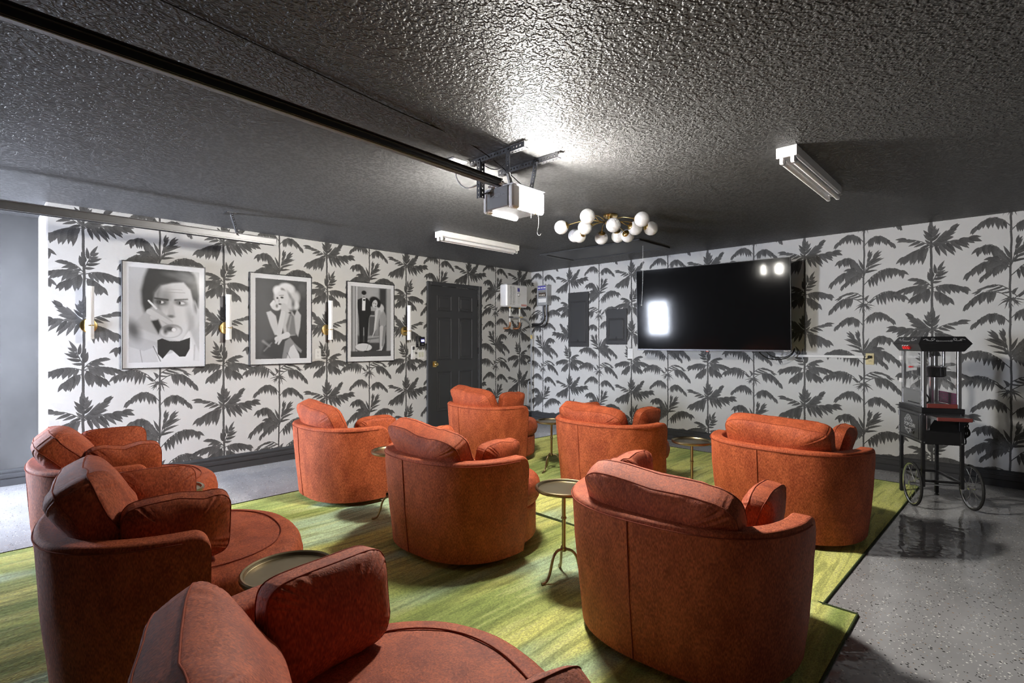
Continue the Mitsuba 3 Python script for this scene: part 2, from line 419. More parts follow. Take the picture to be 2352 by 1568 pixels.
for i in range(1, 3):
    z = WZ0 + (WZ1 - WZ0) * i / 3
    add('muntin', bx(WX0, WX1, YB - .088, YB - .06, z - .006, z + .006), 'white_paint', wk, False)
pane = trimesh.Trimesh([[WX0, YB - .095, WZ0], [WX1, YB - .095, WZ0], [WX1, YB - .095, WZ1], [WX0, YB - .095, WZ1]], [[0, 2, 1], [0, 3, 2]], process=False)
pd = mikit.ply(pane, 'white_paint'); pd['emitter'] = {'type': 'area', 'radiance': rgb(DAY)}
add('pane', pd, None, wk)

# baseboards: a stepped moulding on a plinth
def base_profile():
    return Polygon([(0, 0), (.020, 0), (.020, .060), (.012, .064), (.012, .070), (.022, .072), (.022, .100), (.017, .106), (.017, .116), (.021, .120), (.021, .132), (.010, .146), (0, .150)])
def baseboard(name, p0, p1, label):
    p0, p1 = np.array(p0, float), np.array(p1, float); d = p1 - p0; L = np.linalg.norm(d); d /= L
    m = extr(base_profile(), L)
    out = np.array([d[1], -d[0], 0])               # into the room, to the right of the direction of travel
    F = np.eye(4); F[:3, 0] = out; F[:3, 1] = [0, 0, 1]; F[:3, 2] = np.cross(out, [0, 0, 1]); F[:3, 3] = [p0[0], p0[1], 0]
    if np.dot(F[:3, 2], [d[0], d[1], 0]) < 0:
        F[:3, 2] *= -1
        m.invert()
    struct(name, xf(m, F), 'charcoal_paint', label=label)
baseboard('baseboard_left', (XL, YA), (XL, 4.19), 'dark grey moulded baseboard of the left wall')
baseboard('baseboard_left', (XL, 5.195), (XL, YF), 'dark grey moulded baseboard between the door and the corner')
baseboard('baseboard_front', (XL, YF), (XR, YF), 'dark grey moulded baseboard under the television wall')
baseboard('baseboard_alcove', (XA, YB), (XA, YA), 'dark grey moulded baseboard of the alcove')

# door in the left wall: casing, slab with six sunk panels, sill, knob, hinges
D = lambda x0, x1, z0, z1, o0, o1, b=.003: bx(XL + o0, XL + o1, x0, x1, z0, z1, b)
dk = struct('door_1', D(4.247, 5.125, .125, 2.062, .001, .016), 'charcoal_paint', label='charcoal six panel door in the left wall')
for nm, m in (('casing', [D(4.193, 4.247, 0, 2.117, 0, .034, .006), D(5.135, 5.193, 0, 2.117, 0, .034, .006), D(4.247, 5.135, 2.066, 2.117, 0, .034, .006),
                          D(4.232, 4.247, 0, 2.066, 0, .022), D(5.122, 5.137, 0, 2.066, 0, .022)]),):
    add(nm, m, 'charcoal_paint', dk, False)
add('sill', D(4.247, 5.135, 0, .108, 0, .03, .005), 'charcoal_matte', dk, False)
add('threshold', D(4.247, 5.135, .108, .118, 0, .036, .003), 'wood_edge', dk, False)
for (a, b, c, d_) in ((4.36, 4.62, 1.72, 1.94), (4.75, 5.01, 1.72, 1.94), (4.36, 4.62, 1.04, 1.63), (4.75, 5.01, 1.04, 1.63), (4.36, 4.62, .33, .88), (4.75, 5.01, .33, .88)):
    fr = []
    w = .016
    for q in (D(a, b, d_ - w, d_, .012, .024, .005), D(a, b, c, c + w, .012, .024, .005), D(a, a + w, c, d_, .012, .024, .005), D(b - w, b, c, d_, .012, .024, .005), D(a + .04, b - .04, c + .04, d_ - .04, .012, .0205, .004)):
        fr.append(q)
    add('panel', fr, 'charcoal_paint', dk, False)
Lf = on_left
add('knob_plate', xf(bx(-.032, .032, -.04, .04, 0, .006, .002), Lf(4.32, .985, .016)), 'polished_brass', dk, False, label='square brass knob plate')
add('knob', xf(lathe([(0, .062), (.018, .06), (.027, .05), (.028, .04), (.02, .03), (.011, .024), (.011, 0), (0, 0)], 24), Lf(4.32, .985, .02)), 'polished_brass', dk, 40, label='round brass door knob')
for z in (.35, 1.16, 1.86):
    add('hinge', [D(5.118, 5.132, z - .045, z + .045, .014, .028, .002)], 'black_satin', dk, False)

# ceiling hatch with its moulded frame, near the corner
hk = struct('trim_1', [bx(-4.40, -2.93, 5.08, 5.14, H - .018, H, .005), bx(-4.40, -2.93, 5.74, 5.80, H - .018, H, .005), bx(-4.40, -4.34, 5.14, 5.74, H - .018, H, .005), bx(-2.99, -2.93, 5.14, 5.74, H - .018, H, .005)],
            'charcoal_paint', label='charcoal frame of the attic hatch in the ceiling')
add('hatch_panel', bx(-4.335, -2.995, 5.145, 5.735, H - .008, H - .001, .002), 'charcoal_paint', hk, False)
one('pull_cord', [tube(spline([(-3.10, 5.45, H - .008), (-3.10, 5.45, 2.2), (-3.105, 5.452, 1.93), (-3.12, 5.455, 1.735)], 24), .0022, 6), trimesh.creation.icosphere(2, .008).apply_translation([-3.12, 5.455, 1.728])],
    'white_plastic', 'thin white pull cord hanging from the attic hatch in front of the television', 'cord')

# rugs
def make_rug(x0, x1, y0, y1, rz, bs, label):
    cx, cy = (x0 + x1) / 2, (y0 + y1) / 2
    k = thing('rug', label, 'rug', 'two rugs laid side by side')
    def top(u, v):
        X = x0 + (x1 - x0) * u; Y = y0 + (y1 - y0) * v
        Z = .012 + .0035 * (meshkit.noise(np.stack([X * 9, Y * 9, X * 0], -1), 3) - .5)
        e = np.minimum(np.minimum(X - x0, x1 - X), np.minimum(Y - y0, y1 - Y))
        return np.stack([X, Y, Z * np.clip(.35 + e / .02, .35, 1)], -1)
    M = trimesh.transformations.rotation_matrix(rz, [0, 0, 1], [cx, cy, 0])
    add('pile', xf(grid(150, 120, top), M), bs, k, True)
    add('binding', xf([bx(x0 - .006, x0 + .004, y0, y1, .001, .011, .003), bx(x1 - .004, x1 + .006, y0, y1, .001, .011, .003), bx(x0, x1, y0 - .006, y0 + .004, .001, .011, .003), bx(x0, x1, y1 - .004, y1 + .006, .001, .011, .003)], M), 'rug_binding', k, False, label='dark green bound edge')
make_rug(-4.40, -.505, -.15, 2.878, 0.0, 'rug_a', 'green streaked rug under the front and middle rows of armchairs')
make_rug(-4.52, -.60, 2.905, 5.86, math.radians(-1.8), 'rug_b', 'green streaked rug under the back row, towards the television')

# ------------------------------------------------------------------ swivel armchairs
ZR, CA, CB, CE, CK, CT = .612, .502, .500, .002, .90, .085
def plan(t, a=CA, b=CB, n=2.5):
    x = a * np.sign(np.cos(t)) * np.abs(np.cos(t)) ** (2 / n)
    return np.stack([x, -b * np.abs(np.sin(t)) ** (2 / n)], -1)
def shell_path(m=96):
    P = plan(np.linspace(0, np.pi, 700)[1:-1])
    P = np.vstack([[[CA, CE], [CA, .0]], P, [[-CA, 0], [-CA, CE]]])
    s = np.r_[0, np.cumsum(np.linalg.norm(np.diff(P, axis=0), axis=1))]
    R = .055
    e = R * (1 - np.cos(np.linspace(0, np.pi / 2, 8)))
    q = np.r_[e[:-1], np.linspace(R, s[-1] - R, m), (s[-1] - e)[::-1][1:]]
    Q = np.stack([np.interp(q, s, P[:, k]) for k in (0, 1)], -1)
    t = np.gradient(Q, axis=0); t /= np.linalg.norm(t, axis=1, keepdims=True)
    for _ in range(3):
        t[1:-1] = (t[:-2] + 2 * t[1:-1] + t[2:]) / 4
    t /= np.linalg.norm(t, axis=1, keepdims=True)
    N = np.stack([-t[:, 1], t[:, 0]], -1)
    if np.dot(N[len(N) // 2], Q[len(N) // 2]) < 0:
        N = -N
    d = np.minimum(q, s[-1] - q)
    zr = np.where(d < R, ZR - R + np.sqrt(np.maximum(0, R * R - (R - np.minimum(d, R)) ** 2)), ZR)
    return Q, N, zr, q, s[-1]
def shell_mesh():
    Q, N, zr, q, L = shell_path()
    m = len(Q)
    rows = []
    r = .018
    for f in np.linspace(0, 1, 10):                 # outside, bottom to top
        rows.append((0.0, ('o', f)))
    for a in np.linspace(0, np.pi / 2, 6)[1:]:
        rows.append((r * (1 - math.cos(a)), ('t', r * math.sin(a))))
    for a in np.linspace(0, np.pi / 2, 6)[::-1]:
        rows.append((CT - r * (1 - math.cos(a)), ('t', r * math.sin(a))))
    for f in np.linspace(1, 0, 5)[1:]:
        rows.append((CT, ('i', f)))
    V = []
    for off, (kind, f) in rows:
        if kind == 'o':
            z = .035 + (zr - r - .035) * f
        elif kind == 't':
            z = zr - r + f
        else:
            z = .24 + (zr - r - .24) * f
        k = CK + (1 - CK) * z / ZR
        bulge = .006 * np.sin(np.pi * np.clip(z / ZR, 0, 1)) if kind == 'o' else 0
        p = (Q - N * off) * k[:, None] + N * (bulge[:, None] if kind == 'o' else 0)
        V.append(np.column_stack([p, z]))
    V = np.array(V); nr = len(rows)
    lump = meshkit.fbm(V.reshape(-1, 3) * 7, 3, 2).reshape(nr, m) - .5
    V[..., :2] += N[None] * (lump * .010)[..., None]
    F = []
    idx = lambda i, j: i * m + j
    for i in range(nr - 1):
        for j in range(m - 1):
            F += [[idx(i, j), idx(i, j + 1), idx(i + 1, j + 1)], [idx(i, j), idx(i + 1, j + 1), idx(i + 1, j)]]
    v = V.reshape(-1, 3)
    for j, fl in ((0, False), (m - 1, True)):
        c = len(v); v = np.vstack([v, V[:, j].mean(0)])
        for i in range(nr - 1):
            F.append([c, idx(i, j), idx(i + 1, j)] if not fl else [c, idx(i + 1, j), idx(i, j)])
        F.append([c, idx(nr - 1, j), idx(0, j)] if not fl else [c, idx(0, j), idx(nr - 1, j)])
    mesh = trimesh.Trimesh(v, F, process=False)
    trimesh.repair.fix_normals(mesh)
    return mesh
def shell_seams():
    Q, N, zr, q, L = shell_path()
    out = []
    k = 1.0
    rim = np.column_stack([Q * (CK + (1 - CK) * (zr - .018)[:, None] / ZR) + N * .0035, zr - .020])
    out.append(tube(rim[9:-9], .0024, 6))
    rim2 = np.column_stack([(Q - N * (CT - .012)) * (CK + (1 - CK) * zr[:, None] / ZR), zr - .006])
    for fr in (.53,):
        j = int(np.argmin(np.abs(q - L * fr)))
        z = np.linspace(.04, ZR - .02, 16)
        p = Q[j] * (CK + (1 - CK) * z[:, None] / ZR) + N[j] * (.006 * np.sin(np.pi * z[:, None] / ZR) + .0022)
        out.append(tube(np.column_stack([p, z]), .0026, 6))
    return out
def round_solid(ax, yb, yf, z0, z1, r, n=2.3, m=72, dome=0.0, seed=0, puff=0.0):
    t = np.linspace(0, 2 * np.pi, m, endpoint=False)
    c, s = np.cos(t), np.sin(t)
    x = ax * np.sign(c) * np.abs(c) ** (2 / n); y = np.where(s > 0, yf, yb) * np.sign(s) * np.abs(s) ** (2 / n)
    rings = [(0, z0)]
    prof = [(1 - r / .45, z0)] + [(1 - (r / .45) * (1 - math.sin(a)), z0 + r * (1 - math.cos(a))) for a in np.linspace(0, np.pi / 2, 6)[1:]]
    nz = 4
    for f in np.linspace(0, 1, nz)[1:-1]:
        prof.append((1 + puff * math.sin(np.pi * f), z0 + r + (z1 - z0 - 2 * r) * f))
    prof += [(1 - (r / .45) * (1 - math.cos(a)), z1 - r + r * math.sin(a)) for a in np.linspace(0, np.pi / 2, 7)]
    e = prof[-1][0]
    for f in (.9, .8, .65, .5, .3, .12):
        prof.append((e * f, z1 + dome * (1 - f ** 2.2)))
    V = [[0, 0, z0]]
    for k, z in prof:
        V += [[a * k, b * k, z] for a, b in zip(x, y)]
    V.append([0, 0, z1 + dome])
    V = np.array(V)
    g = meshkit.fbm(V * 6 + seed, 3, seed) - .5
    V[:, 2] += g * .014 * (V[:, 2] > z0 + .01); V[:, :2] *= (1 + g * .012)[:, None]
    F = []
    R = len(prof)
    for j in range(m):
        F.append([0, 1 + (j + 1) % m, 1 + j])
        F.append([len(V) - 1, 1 + (R - 1) * m + j, 1 + (R - 1) * m + (j + 1) % m])
    for i in range(R - 1):
        for j in range(m):
            a, b = 1 + i * m + j, 1 + i * m + (j + 1) % m
            F += [[a, b, b + m], [a, b + m, a + m]]
    return trimesh.Trimesh(V, F, process=False)
def pillow(w, h, t, edge, seed, dent=0.0, dent_x=0.0, wr=1.0, n=5.5, m=112):
    """A boxed cushion in the xy plane: two domed panels, a puckered border between them."""
    g = np.random.default_rng(seed)
    th = np.linspace(0, 2 * np.pi, m, endpoint=False)
    c, s = np.cos(th), np.sin(th)
    ox = w / 2 * np.sign(c) * np.abs(c) ** (2 / n); oy = h / 2 * np.sign(s) * np.abs(s) ** (2 / n)
    ph = g.uniform(0, 6.28, 6)
    pk = sum(np.sin(th * f + p) for f, p in zip((17, 23, 31, 41), ph)) / 4
    rad = [0, .18, .36, .52, .66, .77, .86, .92, .96, .985, 1.0]
    D = t / 2 - edge / 2
    V = []
    def ringpts(r, z):
        return np.column_stack([ox * r, oy * r, np.full(m, z) if np.isscalar(z) else z])
    for r in rad[1:]:
        zz = edge / 2 + D * (1 - r ** 2.6) ** .72
        V.append(ringpts(r, zz + wr * .0055 * pk * np.clip((r - .6) / .35, 0, 1) * (r < .999)))
    for f in (.2, .5, .8):
        V.append(ringpts(1 + .012 * math.sin(np.pi * f), edge / 2 - edge * f) * np.array([1, 1, 1]) + np.column_stack([ox * pk * .010 * wr, oy * pk * .010 * wr, pk * 0]))
    for r in rad[:0:-1]:
        zz = -edge / 2 - D * (1 - r ** 2.6) ** .72
        V.append(ringpts(r, zz + wr * .0055 * np.roll(pk, 9) * np.clip((r - .6) / .35, 0, 1) * (r < .999)))
    R = len(V)
    P = np.vstack([[[0, 0, edge / 2 + D]], np.vstack(V), [[0, 0, -edge / 2 - D]]])
    def warp(P):
        P = P.copy()
        if dent:
            k = np.exp(-((P[:, 0] - dent_x) / (w * .11)) ** 2) * np.clip(P[:, 1] / (h / 2), 0, 1) ** 1.5
            P[:, 1] -= dent * k; P[:, 2] *= 1 + .25 * k
        q = P * 5 + seed
        P[:, 2] += (meshkit.fbm(q, 3, seed) - .5) * .035
        P[:, 0] += (meshkit.fbm(q + 9, 2, seed + 1) - .5) * .014
        P[:, 1] += (meshkit.fbm(q + 17, 2, seed + 2) - .5) * .016
        crease = meshkit.noise(P * np.array([3, 16, 3]) + seed * 3, seed + 5)
        P[:, 2] += np.sign(P[:, 2]) * (np.clip(crease, .6, 1) - .6) * .016 * wr
        return P
    W = warp(P)
    F = []
    for j in range(m):
        F.append([0, 1 + j, 1 + (j + 1) % m])
        F.append([len(P) - 1, 1 + (R - 1) * m + (j + 1) % m, 1 + (R - 1) * m + j])
    for i in range(R - 1):
        for j in range(m):
            a, b = 1 + i * m + j, 1 + i * m + (j + 1) % m
            F += [[a, b + m, b], [a, a + m, b + m]]
    mesh = trimesh.Trimesh(W, F, process=False)
    if mesh.volume < 0:
        mesh.invert()
    k = len(rad) - 1
    s1 = W[1 + (k - 1) * m:1 + k * m]; s2 = W[1 + (k + 3) * m:1 + (k + 4) * m]
    pipe = [ring_tube(s1, .0023, 6), ring_tube(s2, .0023, 6)]
    return mesh, pipe
SHELL = mikit.ply(shell_mesh(), 'velvet', smooth=50)
SEAMS = mikit.ply(cat(shell_seams()), 'velvet_seam', smooth=True)
SEAT = mikit.ply(round_solid(.455, .38, .42, .265, .432, .055, dome=.014, seed=3, puff=.015), 'velvet_cushion', smooth=True)
def seat_line():
    t = np.linspace(0, 2 * np.pi, 80, endpoint=False); c, s = np.cos(t), np.sin(t); n = 2.3
    x = .455 * np.sign(c) * np.abs(c) ** (2 / n); y = np.where(s > 0, .42, .38) * np.sign(s) * np.abs(s) ** (2 / n)
    return [ring_tube(np.column_stack([x * .80, y * .80, np.full(80, .4375)]), .0026, 6), ring_tube(np.column_stack([x * 1.0, y * 1.0, np.full(80, .325)]), .0024, 6)]
SEATP = mikit.ply(cat(seat_line()), 'velvet_seam', smooth=True)
SKIRT = mikit.ply(round_solid(.432, .38, .395, .05, .272, .03, seed=8), 'velvet', smooth=True)
BASE = mikit.ply(lathe([(0, .046), (.10, .046), (.12, .022), (.30, .020), (.325, .010), (.325, 0), (0, 0)], 48), 'black_satin', smooth=35)
BACKS = [pillow(.635, .325, .225, .085, s, d, dx) for s, d, dx in ((11, .0, 0), (12, .035, .05), (13, .018, -.12), (14, .008, .2))]
ARMS = [pillow(.345, .262, .145, .055, s, d, dx) for s, d, dx in ((21, .0, 0), (22, .025, -.02), (23, .012, .08))]
BACKS = [(mikit.ply(a, 'velvet_cushion', smooth=True), mikit.ply(cat(b), 'velvet_seam', smooth=True)) for a, b in BACKS]
ARMS = [(mikit.ply(a, 'velvet_cushion', smooth=True), mikit.ply(cat(b), 'velvet_seam', smooth=True)) for a, b in ARMS]
R90 = math.pi / 2
def cushion(dicts, M, label, group, name):
    k = key_for(name)
    scene[k] = {**dicts[0], 'to_world': T(M)}
    scene[k + '__piping'] = {**dicts[1], 'to_world': T(M)}
    tag(k, label, 'cushion', group)
# name, x, y, turn (degrees), where; back cushion: mesh, shift x, lean, roll; arm cushions: (mesh, slide, lean) or None
CHAIRS = [
    ('E', -2.529, 2.218, 4.0, 'in the middle of the room', (1, -.01, 28, 5, -.32, .60), (1, -.04, 10, -.045), (2, -.05, 9, -.06)),
    ('F', -1.031, 2.236, 3.5, 'nearest the viewer, seen from behind', (0, .005, 28, 4, -.32, .57), (2, .0, 6, -.005), (0, .05, 11, -.075)),
    ('D', -1.095, 3.965, -.5, 'nearest the popcorn cart', (3, .015, 26, 2, -.31, .60), (0, -.02, 6, -.01), (2, .06, 16, -.02)),
    ('C', -2.522, 3.955, .8, 'in the middle of the back row', (2, -.02, 30, 4, -.31, .565), (0, .0, 9), (0, .03, 9)),
    ('B', -4.105, 3.997, -.5, 'beside the charcoal door', (0, -.01, 24, 4, -.31, .60), None, (2, -.05, 10, -.0)),
    ('A', -4.042, 2.269, -1.5, 'below the print nearest the door', (0, -.01, 24, 4, -.31, .59), None, (0, .0, 12, -.08)),
    ('H', -2.510, .632, -8.0, 'second from the left in front', (3, .0, 28, -2, -.320, .625), (0, -.13, 10, -.045), (2, -.08, 10, -.03)),
    ('G', -3.860, .668, -3.5, 'at the far left by the alcove', (2, .0, 42, -2, -.325, .615), (0, -.09, 10, -.02), (1, -.09, 10, -.03)),
    ('I', -.985, .640, -16.0, 'cut off by the bottom edge', (3, .0, 34, -2, -.340, .560), (0, -.09, 4, -.04, 22), (1, .13, 22, -.09)),
]
for nm, x, y, rot, where, bk, la, ra in CHAIRS:
    W = M4(x, y, .0115, math.radians(rot))
    k = thing('swivel_armchair', f'rust velvet barrel armchair {where}', 'armchair', 'rust velvet swivel armchairs')
    for part, dct in (('shell', SHELL), ('seat_cushion', SEAT), ('skirt', SKIRT), ('swivel_base', BASE)):
        scene[f'{k}__{part}'] = {**dct, 'to_world': T(W)}
    scene[f'{k}__shell__seam'] = {**SEAMS, 'to_world': T(W)}
    scene[f'{k}__seat_cushion__piping'] = {**SEATP, 'to_world': T(W)}
    labels[f'{k}__swivel_base'] = {'label': 'black round swivel base'}
    i, sx, lean, roll, yc, zc = bk
    a = math.radians(lean)
    Mb = W @ M4(sx, yc, zc + .025) @ M4(ry=math.radians(roll)) @ M4(rx=R90 + a)
    cushion(BACKS[i], Mb, f'rust back cushion of the armchair {where}', 'back cushions', 'back_cushion')
    for side, q in ((-1, la), (1, ra)):
        if q is None:
            continue
        i, sl, lean, dz, yw = (*q, -.035, 0)[:5] if len(q) < 4 else (*q, 0)[:5]
        Ma = W @ M4(side * .290, sl, .612 + dz, math.radians(yw)) @ M4(ry=side * math.radians(lean)) @ M4(rz=side * R90, ) @ M4(rx=R90)
        cushion(ARMS[i], Ma, f'{"left" if side < 0 else "right"} arm cushion of the armchair {where}', 'arm cushions', 'arm_cushion')

# ------------------------------------------------------------------ drink tables
TRAY = mikit.ply(lathe([(0, .487), (.136, .487), (.139, .490), (.143, .497), (.150, .500), (.155, .496), (.155, .486), (.150, .479), (0, .477)], 56), 'antique_brass', smooth=35)
POST = mikit.ply(cat([rod((0, 0, .155), (0, 0, .48), .0105, n=20), lathe([(0, .479), (.03, .479), (.03, .472), (.012, .462), (0, .462)], 24)]), 'antique_brass', smooth=35)
COLLAR = mikit.ply(lathe([(.010, .335), (.0145, .333), (.0155, .328), (.0145, .323), (.010, .321)], 20), 'antique_brass', smooth=True)
HUB = mikit.ply(lathe([(0, .168), (.015, .168), (.017, .158), (.014, .148), (0, .146)], 20), 'antique_brass', smooth=35)
LEG = mikit.ply(tube(bez([(.004, 0, .158), (.085, 0, .175), (.075, 0, .10), (.098, 0, .045)], 12).tolist() + bez([(.104, 0, .032), (.115, 0, .010), (.128, 0, .006), (.150, 0, .007)], 8).tolist(), .0072, 10), 'antique_brass', smooth=True)
for x, y, turn, lab in (
        (-1.726, 2.195, 0, 'antique brass drink table between the middle and right front armchairs'),
        (-3.257, 3.944, 15, 'antique brass drink table in the back row, nearer the corner of the room'),
        (-1.80, 3.93, 40, 'antique brass drink table in the back row, left of the armchair nearest the popcorn cart'),
        (-3.20, 2.075, -25, 'antique brass drink table mostly hidden behind the middle armchair'),
        (-1.789, .741, 30, 'antique brass drink table at the bottom, behind an arm cushion'),
        (-3.20, .70, 10, 'antique brass drink table glimpsed between the two left front armchairs')):
    k = thing('drink_table', lab, 'side table', 'drink tables')
    W = M4(x, y, .0125, math.radians(turn))
    for part, dct in (('tray', TRAY), ('post', POST), ('collar', COLLAR), ('hub', HUB)):
        scene[f'{k}__{part}'] = {**dct, 'to_world': T(W)}
    for i in range(3):
        kk = key_for('leg', k)
        a = math.radians((138, 258, 18)[i])
        scene[kk] = {**LEG, 'to_world': T(W @ M4(rz=a))}

# ------------------------------------------------------------------ framed black and white photographs: flat prints of plain generic figures
def picture(y0, y1, z0, z1, shapes, bg, grain=.03):
    """Soft tonal shapes, in units of the print (0..1 to the right and up)."""
    def fn(p, n, uv):
        u, v = (p.y - y0) / (y1 - y0), (p.z - z0) / (z1 - z0)
        asp = (z1 - z0) / (y1 - y0)
        val = mi.Float(bg[0]) * (1 - v) + bg[1] * v
        for s in shapes:
            k = s[0]
            if k == 'e':
                _, cx, cy, rx, ry, rot, tone, soft = s
                c, q = math.cos(math.radians(rot)), math.sin(math.radians(rot))
                dx, dy = u - cx, (v - cy) * asp
                a, b = (dx * c + dy * q) / rx, (-dx * q + dy * c) / (ry * asp)
                d = (dr.sqrt(a * a + b * b) - 1) * min(rx, ry * asp)
            elif k == 'c':
                _, x0, yy0, x1, yy1, r0, r1, tone, soft = s
                ax, ay = u - x0, (v - yy0) * asp
                bx_, by_ = x1 - x0, (yy1 - yy0) * asp
                t = dr.clip((ax * bx_ + ay * by_) / (bx_ * bx_ + by_ * by_), 0, 1)
                d = dr.sqrt(dr.square(ax - bx_ * t) + dr.square(ay - by_ * t)) - (r0 + (r1 - r0) * t)
            else:
                _, pts, tone, soft = s
                d, sg = mi.Float(9.0), mi.Float(1.0)
                m = len(pts)
                for i in range(m):
                    ex, ey = pts[i][0] - pts[i - 1][0], (pts[i][1] - pts[i - 1][1]) * asp
                    wx, wy = u - pts[i - 1][0], (v - pts[i - 1][1]) * asp
                    t = dr.clip((wx * ex + wy * ey) / (ex * ex + ey * ey + 1e-9), 0, 1)
                    d = dr.minimum(d, dr.square(wx - ex * t) + dr.square(wy - ey * t))
                    c1, c2, c3 = wy >= 0, wy < ey, ex * wy > ey * wx
                    lo = (v - pts[i - 1][1]) * asp >= 0; hi = (v - pts[i][1]) * asp < 0
                    flip = (lo & hi & (ex * wy > ey * wx)) | (~lo & ~hi & ~(ex * wy > ey * wx))
                    sg = dr.select(flip, -sg, sg)
                d = dr.sqrt(d) * sg
            m_ = mikit.smoothstep(soft, -soft, d)
            tt = tone if not isinstance(tone, tuple) else tone[0] + (tone[1] - tone[0]) * dr.clip(v, 0, 1)
            val = val * (1 - m_) + tt * m_
        val = val + grain * (mikit.fbm(u * 60, v * 60 * asp, 0, octaves=2) - .5) * (val + .1)
        out = mi.Color3f(.97, .985, 1.02) * dr.clip(val, .004, .82)
        inside = (u > 0) & (u < 1) & (v > 0) & (v < 1)
        return dr.select(inside, out, mi.Color3f(.70, .71, .74))
    return mikit.proc(fn)
G = lambda s: ((s / 255 + .055) / 1.055) ** 2.4 if s > 10 else s / 255 / 12.92
P1 = [('e', .62, .60, .40, .36, 8, G(205), .03), ('p', [(.26, 1.02), (.20, .90), (.16, .76), (.17, .62), (.22, .50), (.33, .60), (.36, .72), (.45, .82), (.60, .855), (.76, .87), (.85, .78), (.90, .62), (.985, .60), (1.0, .74), (.98, .86), (.92, .97), (.82, 1.03), (.50, 1.05)], G(52), .035),
      ('e', .80, .93, .14, .05, -18, G(120), .05), ('e', .62, .945, .12, .025, -10, G(95), .04),
      ('p', [(.36, .74), (.44, .82), (.60, .855), (.76, .87), (.86, .80), (.91, .66), (.90, .48), (.84, .32), (.70, .22), (.52, .26), (.40, .40), (.35, .58)], G(214), .020), ('p', [(.35, .74), (.43, .82), (.44, .60), (.42, .40), (.37, .50)], G(120), .05), ('p', [(.80, .30), (.90, .50), (.90, .40), (.84, .28), (.72, .20)], G(165), .04),
      ('e', .50, .69, .10, .10, 0, G(150), .09), ('e', .87, .45, .05, .16, 10, G(175), .05),
      ('c', .35, .685, .53, .672, .013, .017, G(40), .016), ('c', .64, .675, .82, .690, .016, .010, G(55), .016),
      ('e', .43, .645, .085, .030, -6, G(62), .03), ('e', .445, .645, .030, .013, 0, G(220), .010), ('e', .425, .646, .015, .015, 0, G(22), .006),
      ('e', .72, .645, .090, .032, -6, G(105), .03), ('e', .735, .644, .045, .014, -6, G(222), .010), ('e', .705, .645, .017, .016, 0, G(24), .006), ('c', .47, .755, .78, .76, .004, .004, G(160), .012), ('c', .50, .79, .74, .79, .003, .003, G(175), .012),
      ('e', .935, .60, .035, .075, 8, G(185), .015), ('e', .94, .60, .015, .045, 8, G(130), .015),
      ('p', [(.56, .66), (.60, .66), (.64, .52), (.60, .48), (.53, .50)], G(190), .02), ('e', .58, .495, .05, .016, 0, G(110), .02),
      ('p', [(0, .36), (.10, .44), (.26, .56), (.36, .60), (.52, .50), (.60, .44), (.58, .36), (.44, .22), (.34, .12), (0, .10)], G(180), .02),
      ('c', .28, .54, .58, .42, .045, .028, G(205), .012), ('c', .32, .48, .56, .36, .035, .026, G(200), .012), ('c', .12, .32, .42, .24, .07, .05, G(195), .02),
      ('e', .06, .34, .08, .10, 20, G(95), .07), ('p', [(.30, .44), (.40, .46), (.46, .36), (.40, .30), (.34, .38)], G(40), .02),
      ('c', .265, .655, .37, .575, .014, .014, G(235), .005),
      ('e', .58, .335, .165, .075, 8, G(150), .012), ('e', .58, .325, .15, .06, 8, G(215), .02), ('e', .56, .36, .08, .03, 0, G(70), .03), ('e', .62, .35, .03, .02, 20, G(240), .01), ('e', .50, .33, .03, .03, 0, G(80), .03),
      ('p', [(0, .17), (.20, .12), (.34, .16), (.42, .04), (.44, -.05), (0, -.05)], G(196), .012), ('p', [(.86, .34), (.96, .16), (1.05, .02), (1.05, -.05), (.66, -.05), (.62, .10)], G(214), .02),
      ('p', [(.34, .18), (.44, .06), (.60, .10), (.84, .34), (.87, .26), (.92, .1), (.9, -.05), (.42, -.05)], G(222), .015), ('c', .33, .17, .43, .01, .006, .006, G(90), .01), ('c', .15, .13, .18, .0, .004, .004, G(140), .008), ('c', .93, .18, .92, .02, .006, .006, G(170), .02),
      ('p', [(.385, .235), (.45, .255), (.56, .225), (.70, .225), (.86, .265), (.855, .14), (.79, .055), (.70, .055), (.60, .125), (.565, .13), (.46, .035), (.39, .09)], G(42), .006)]
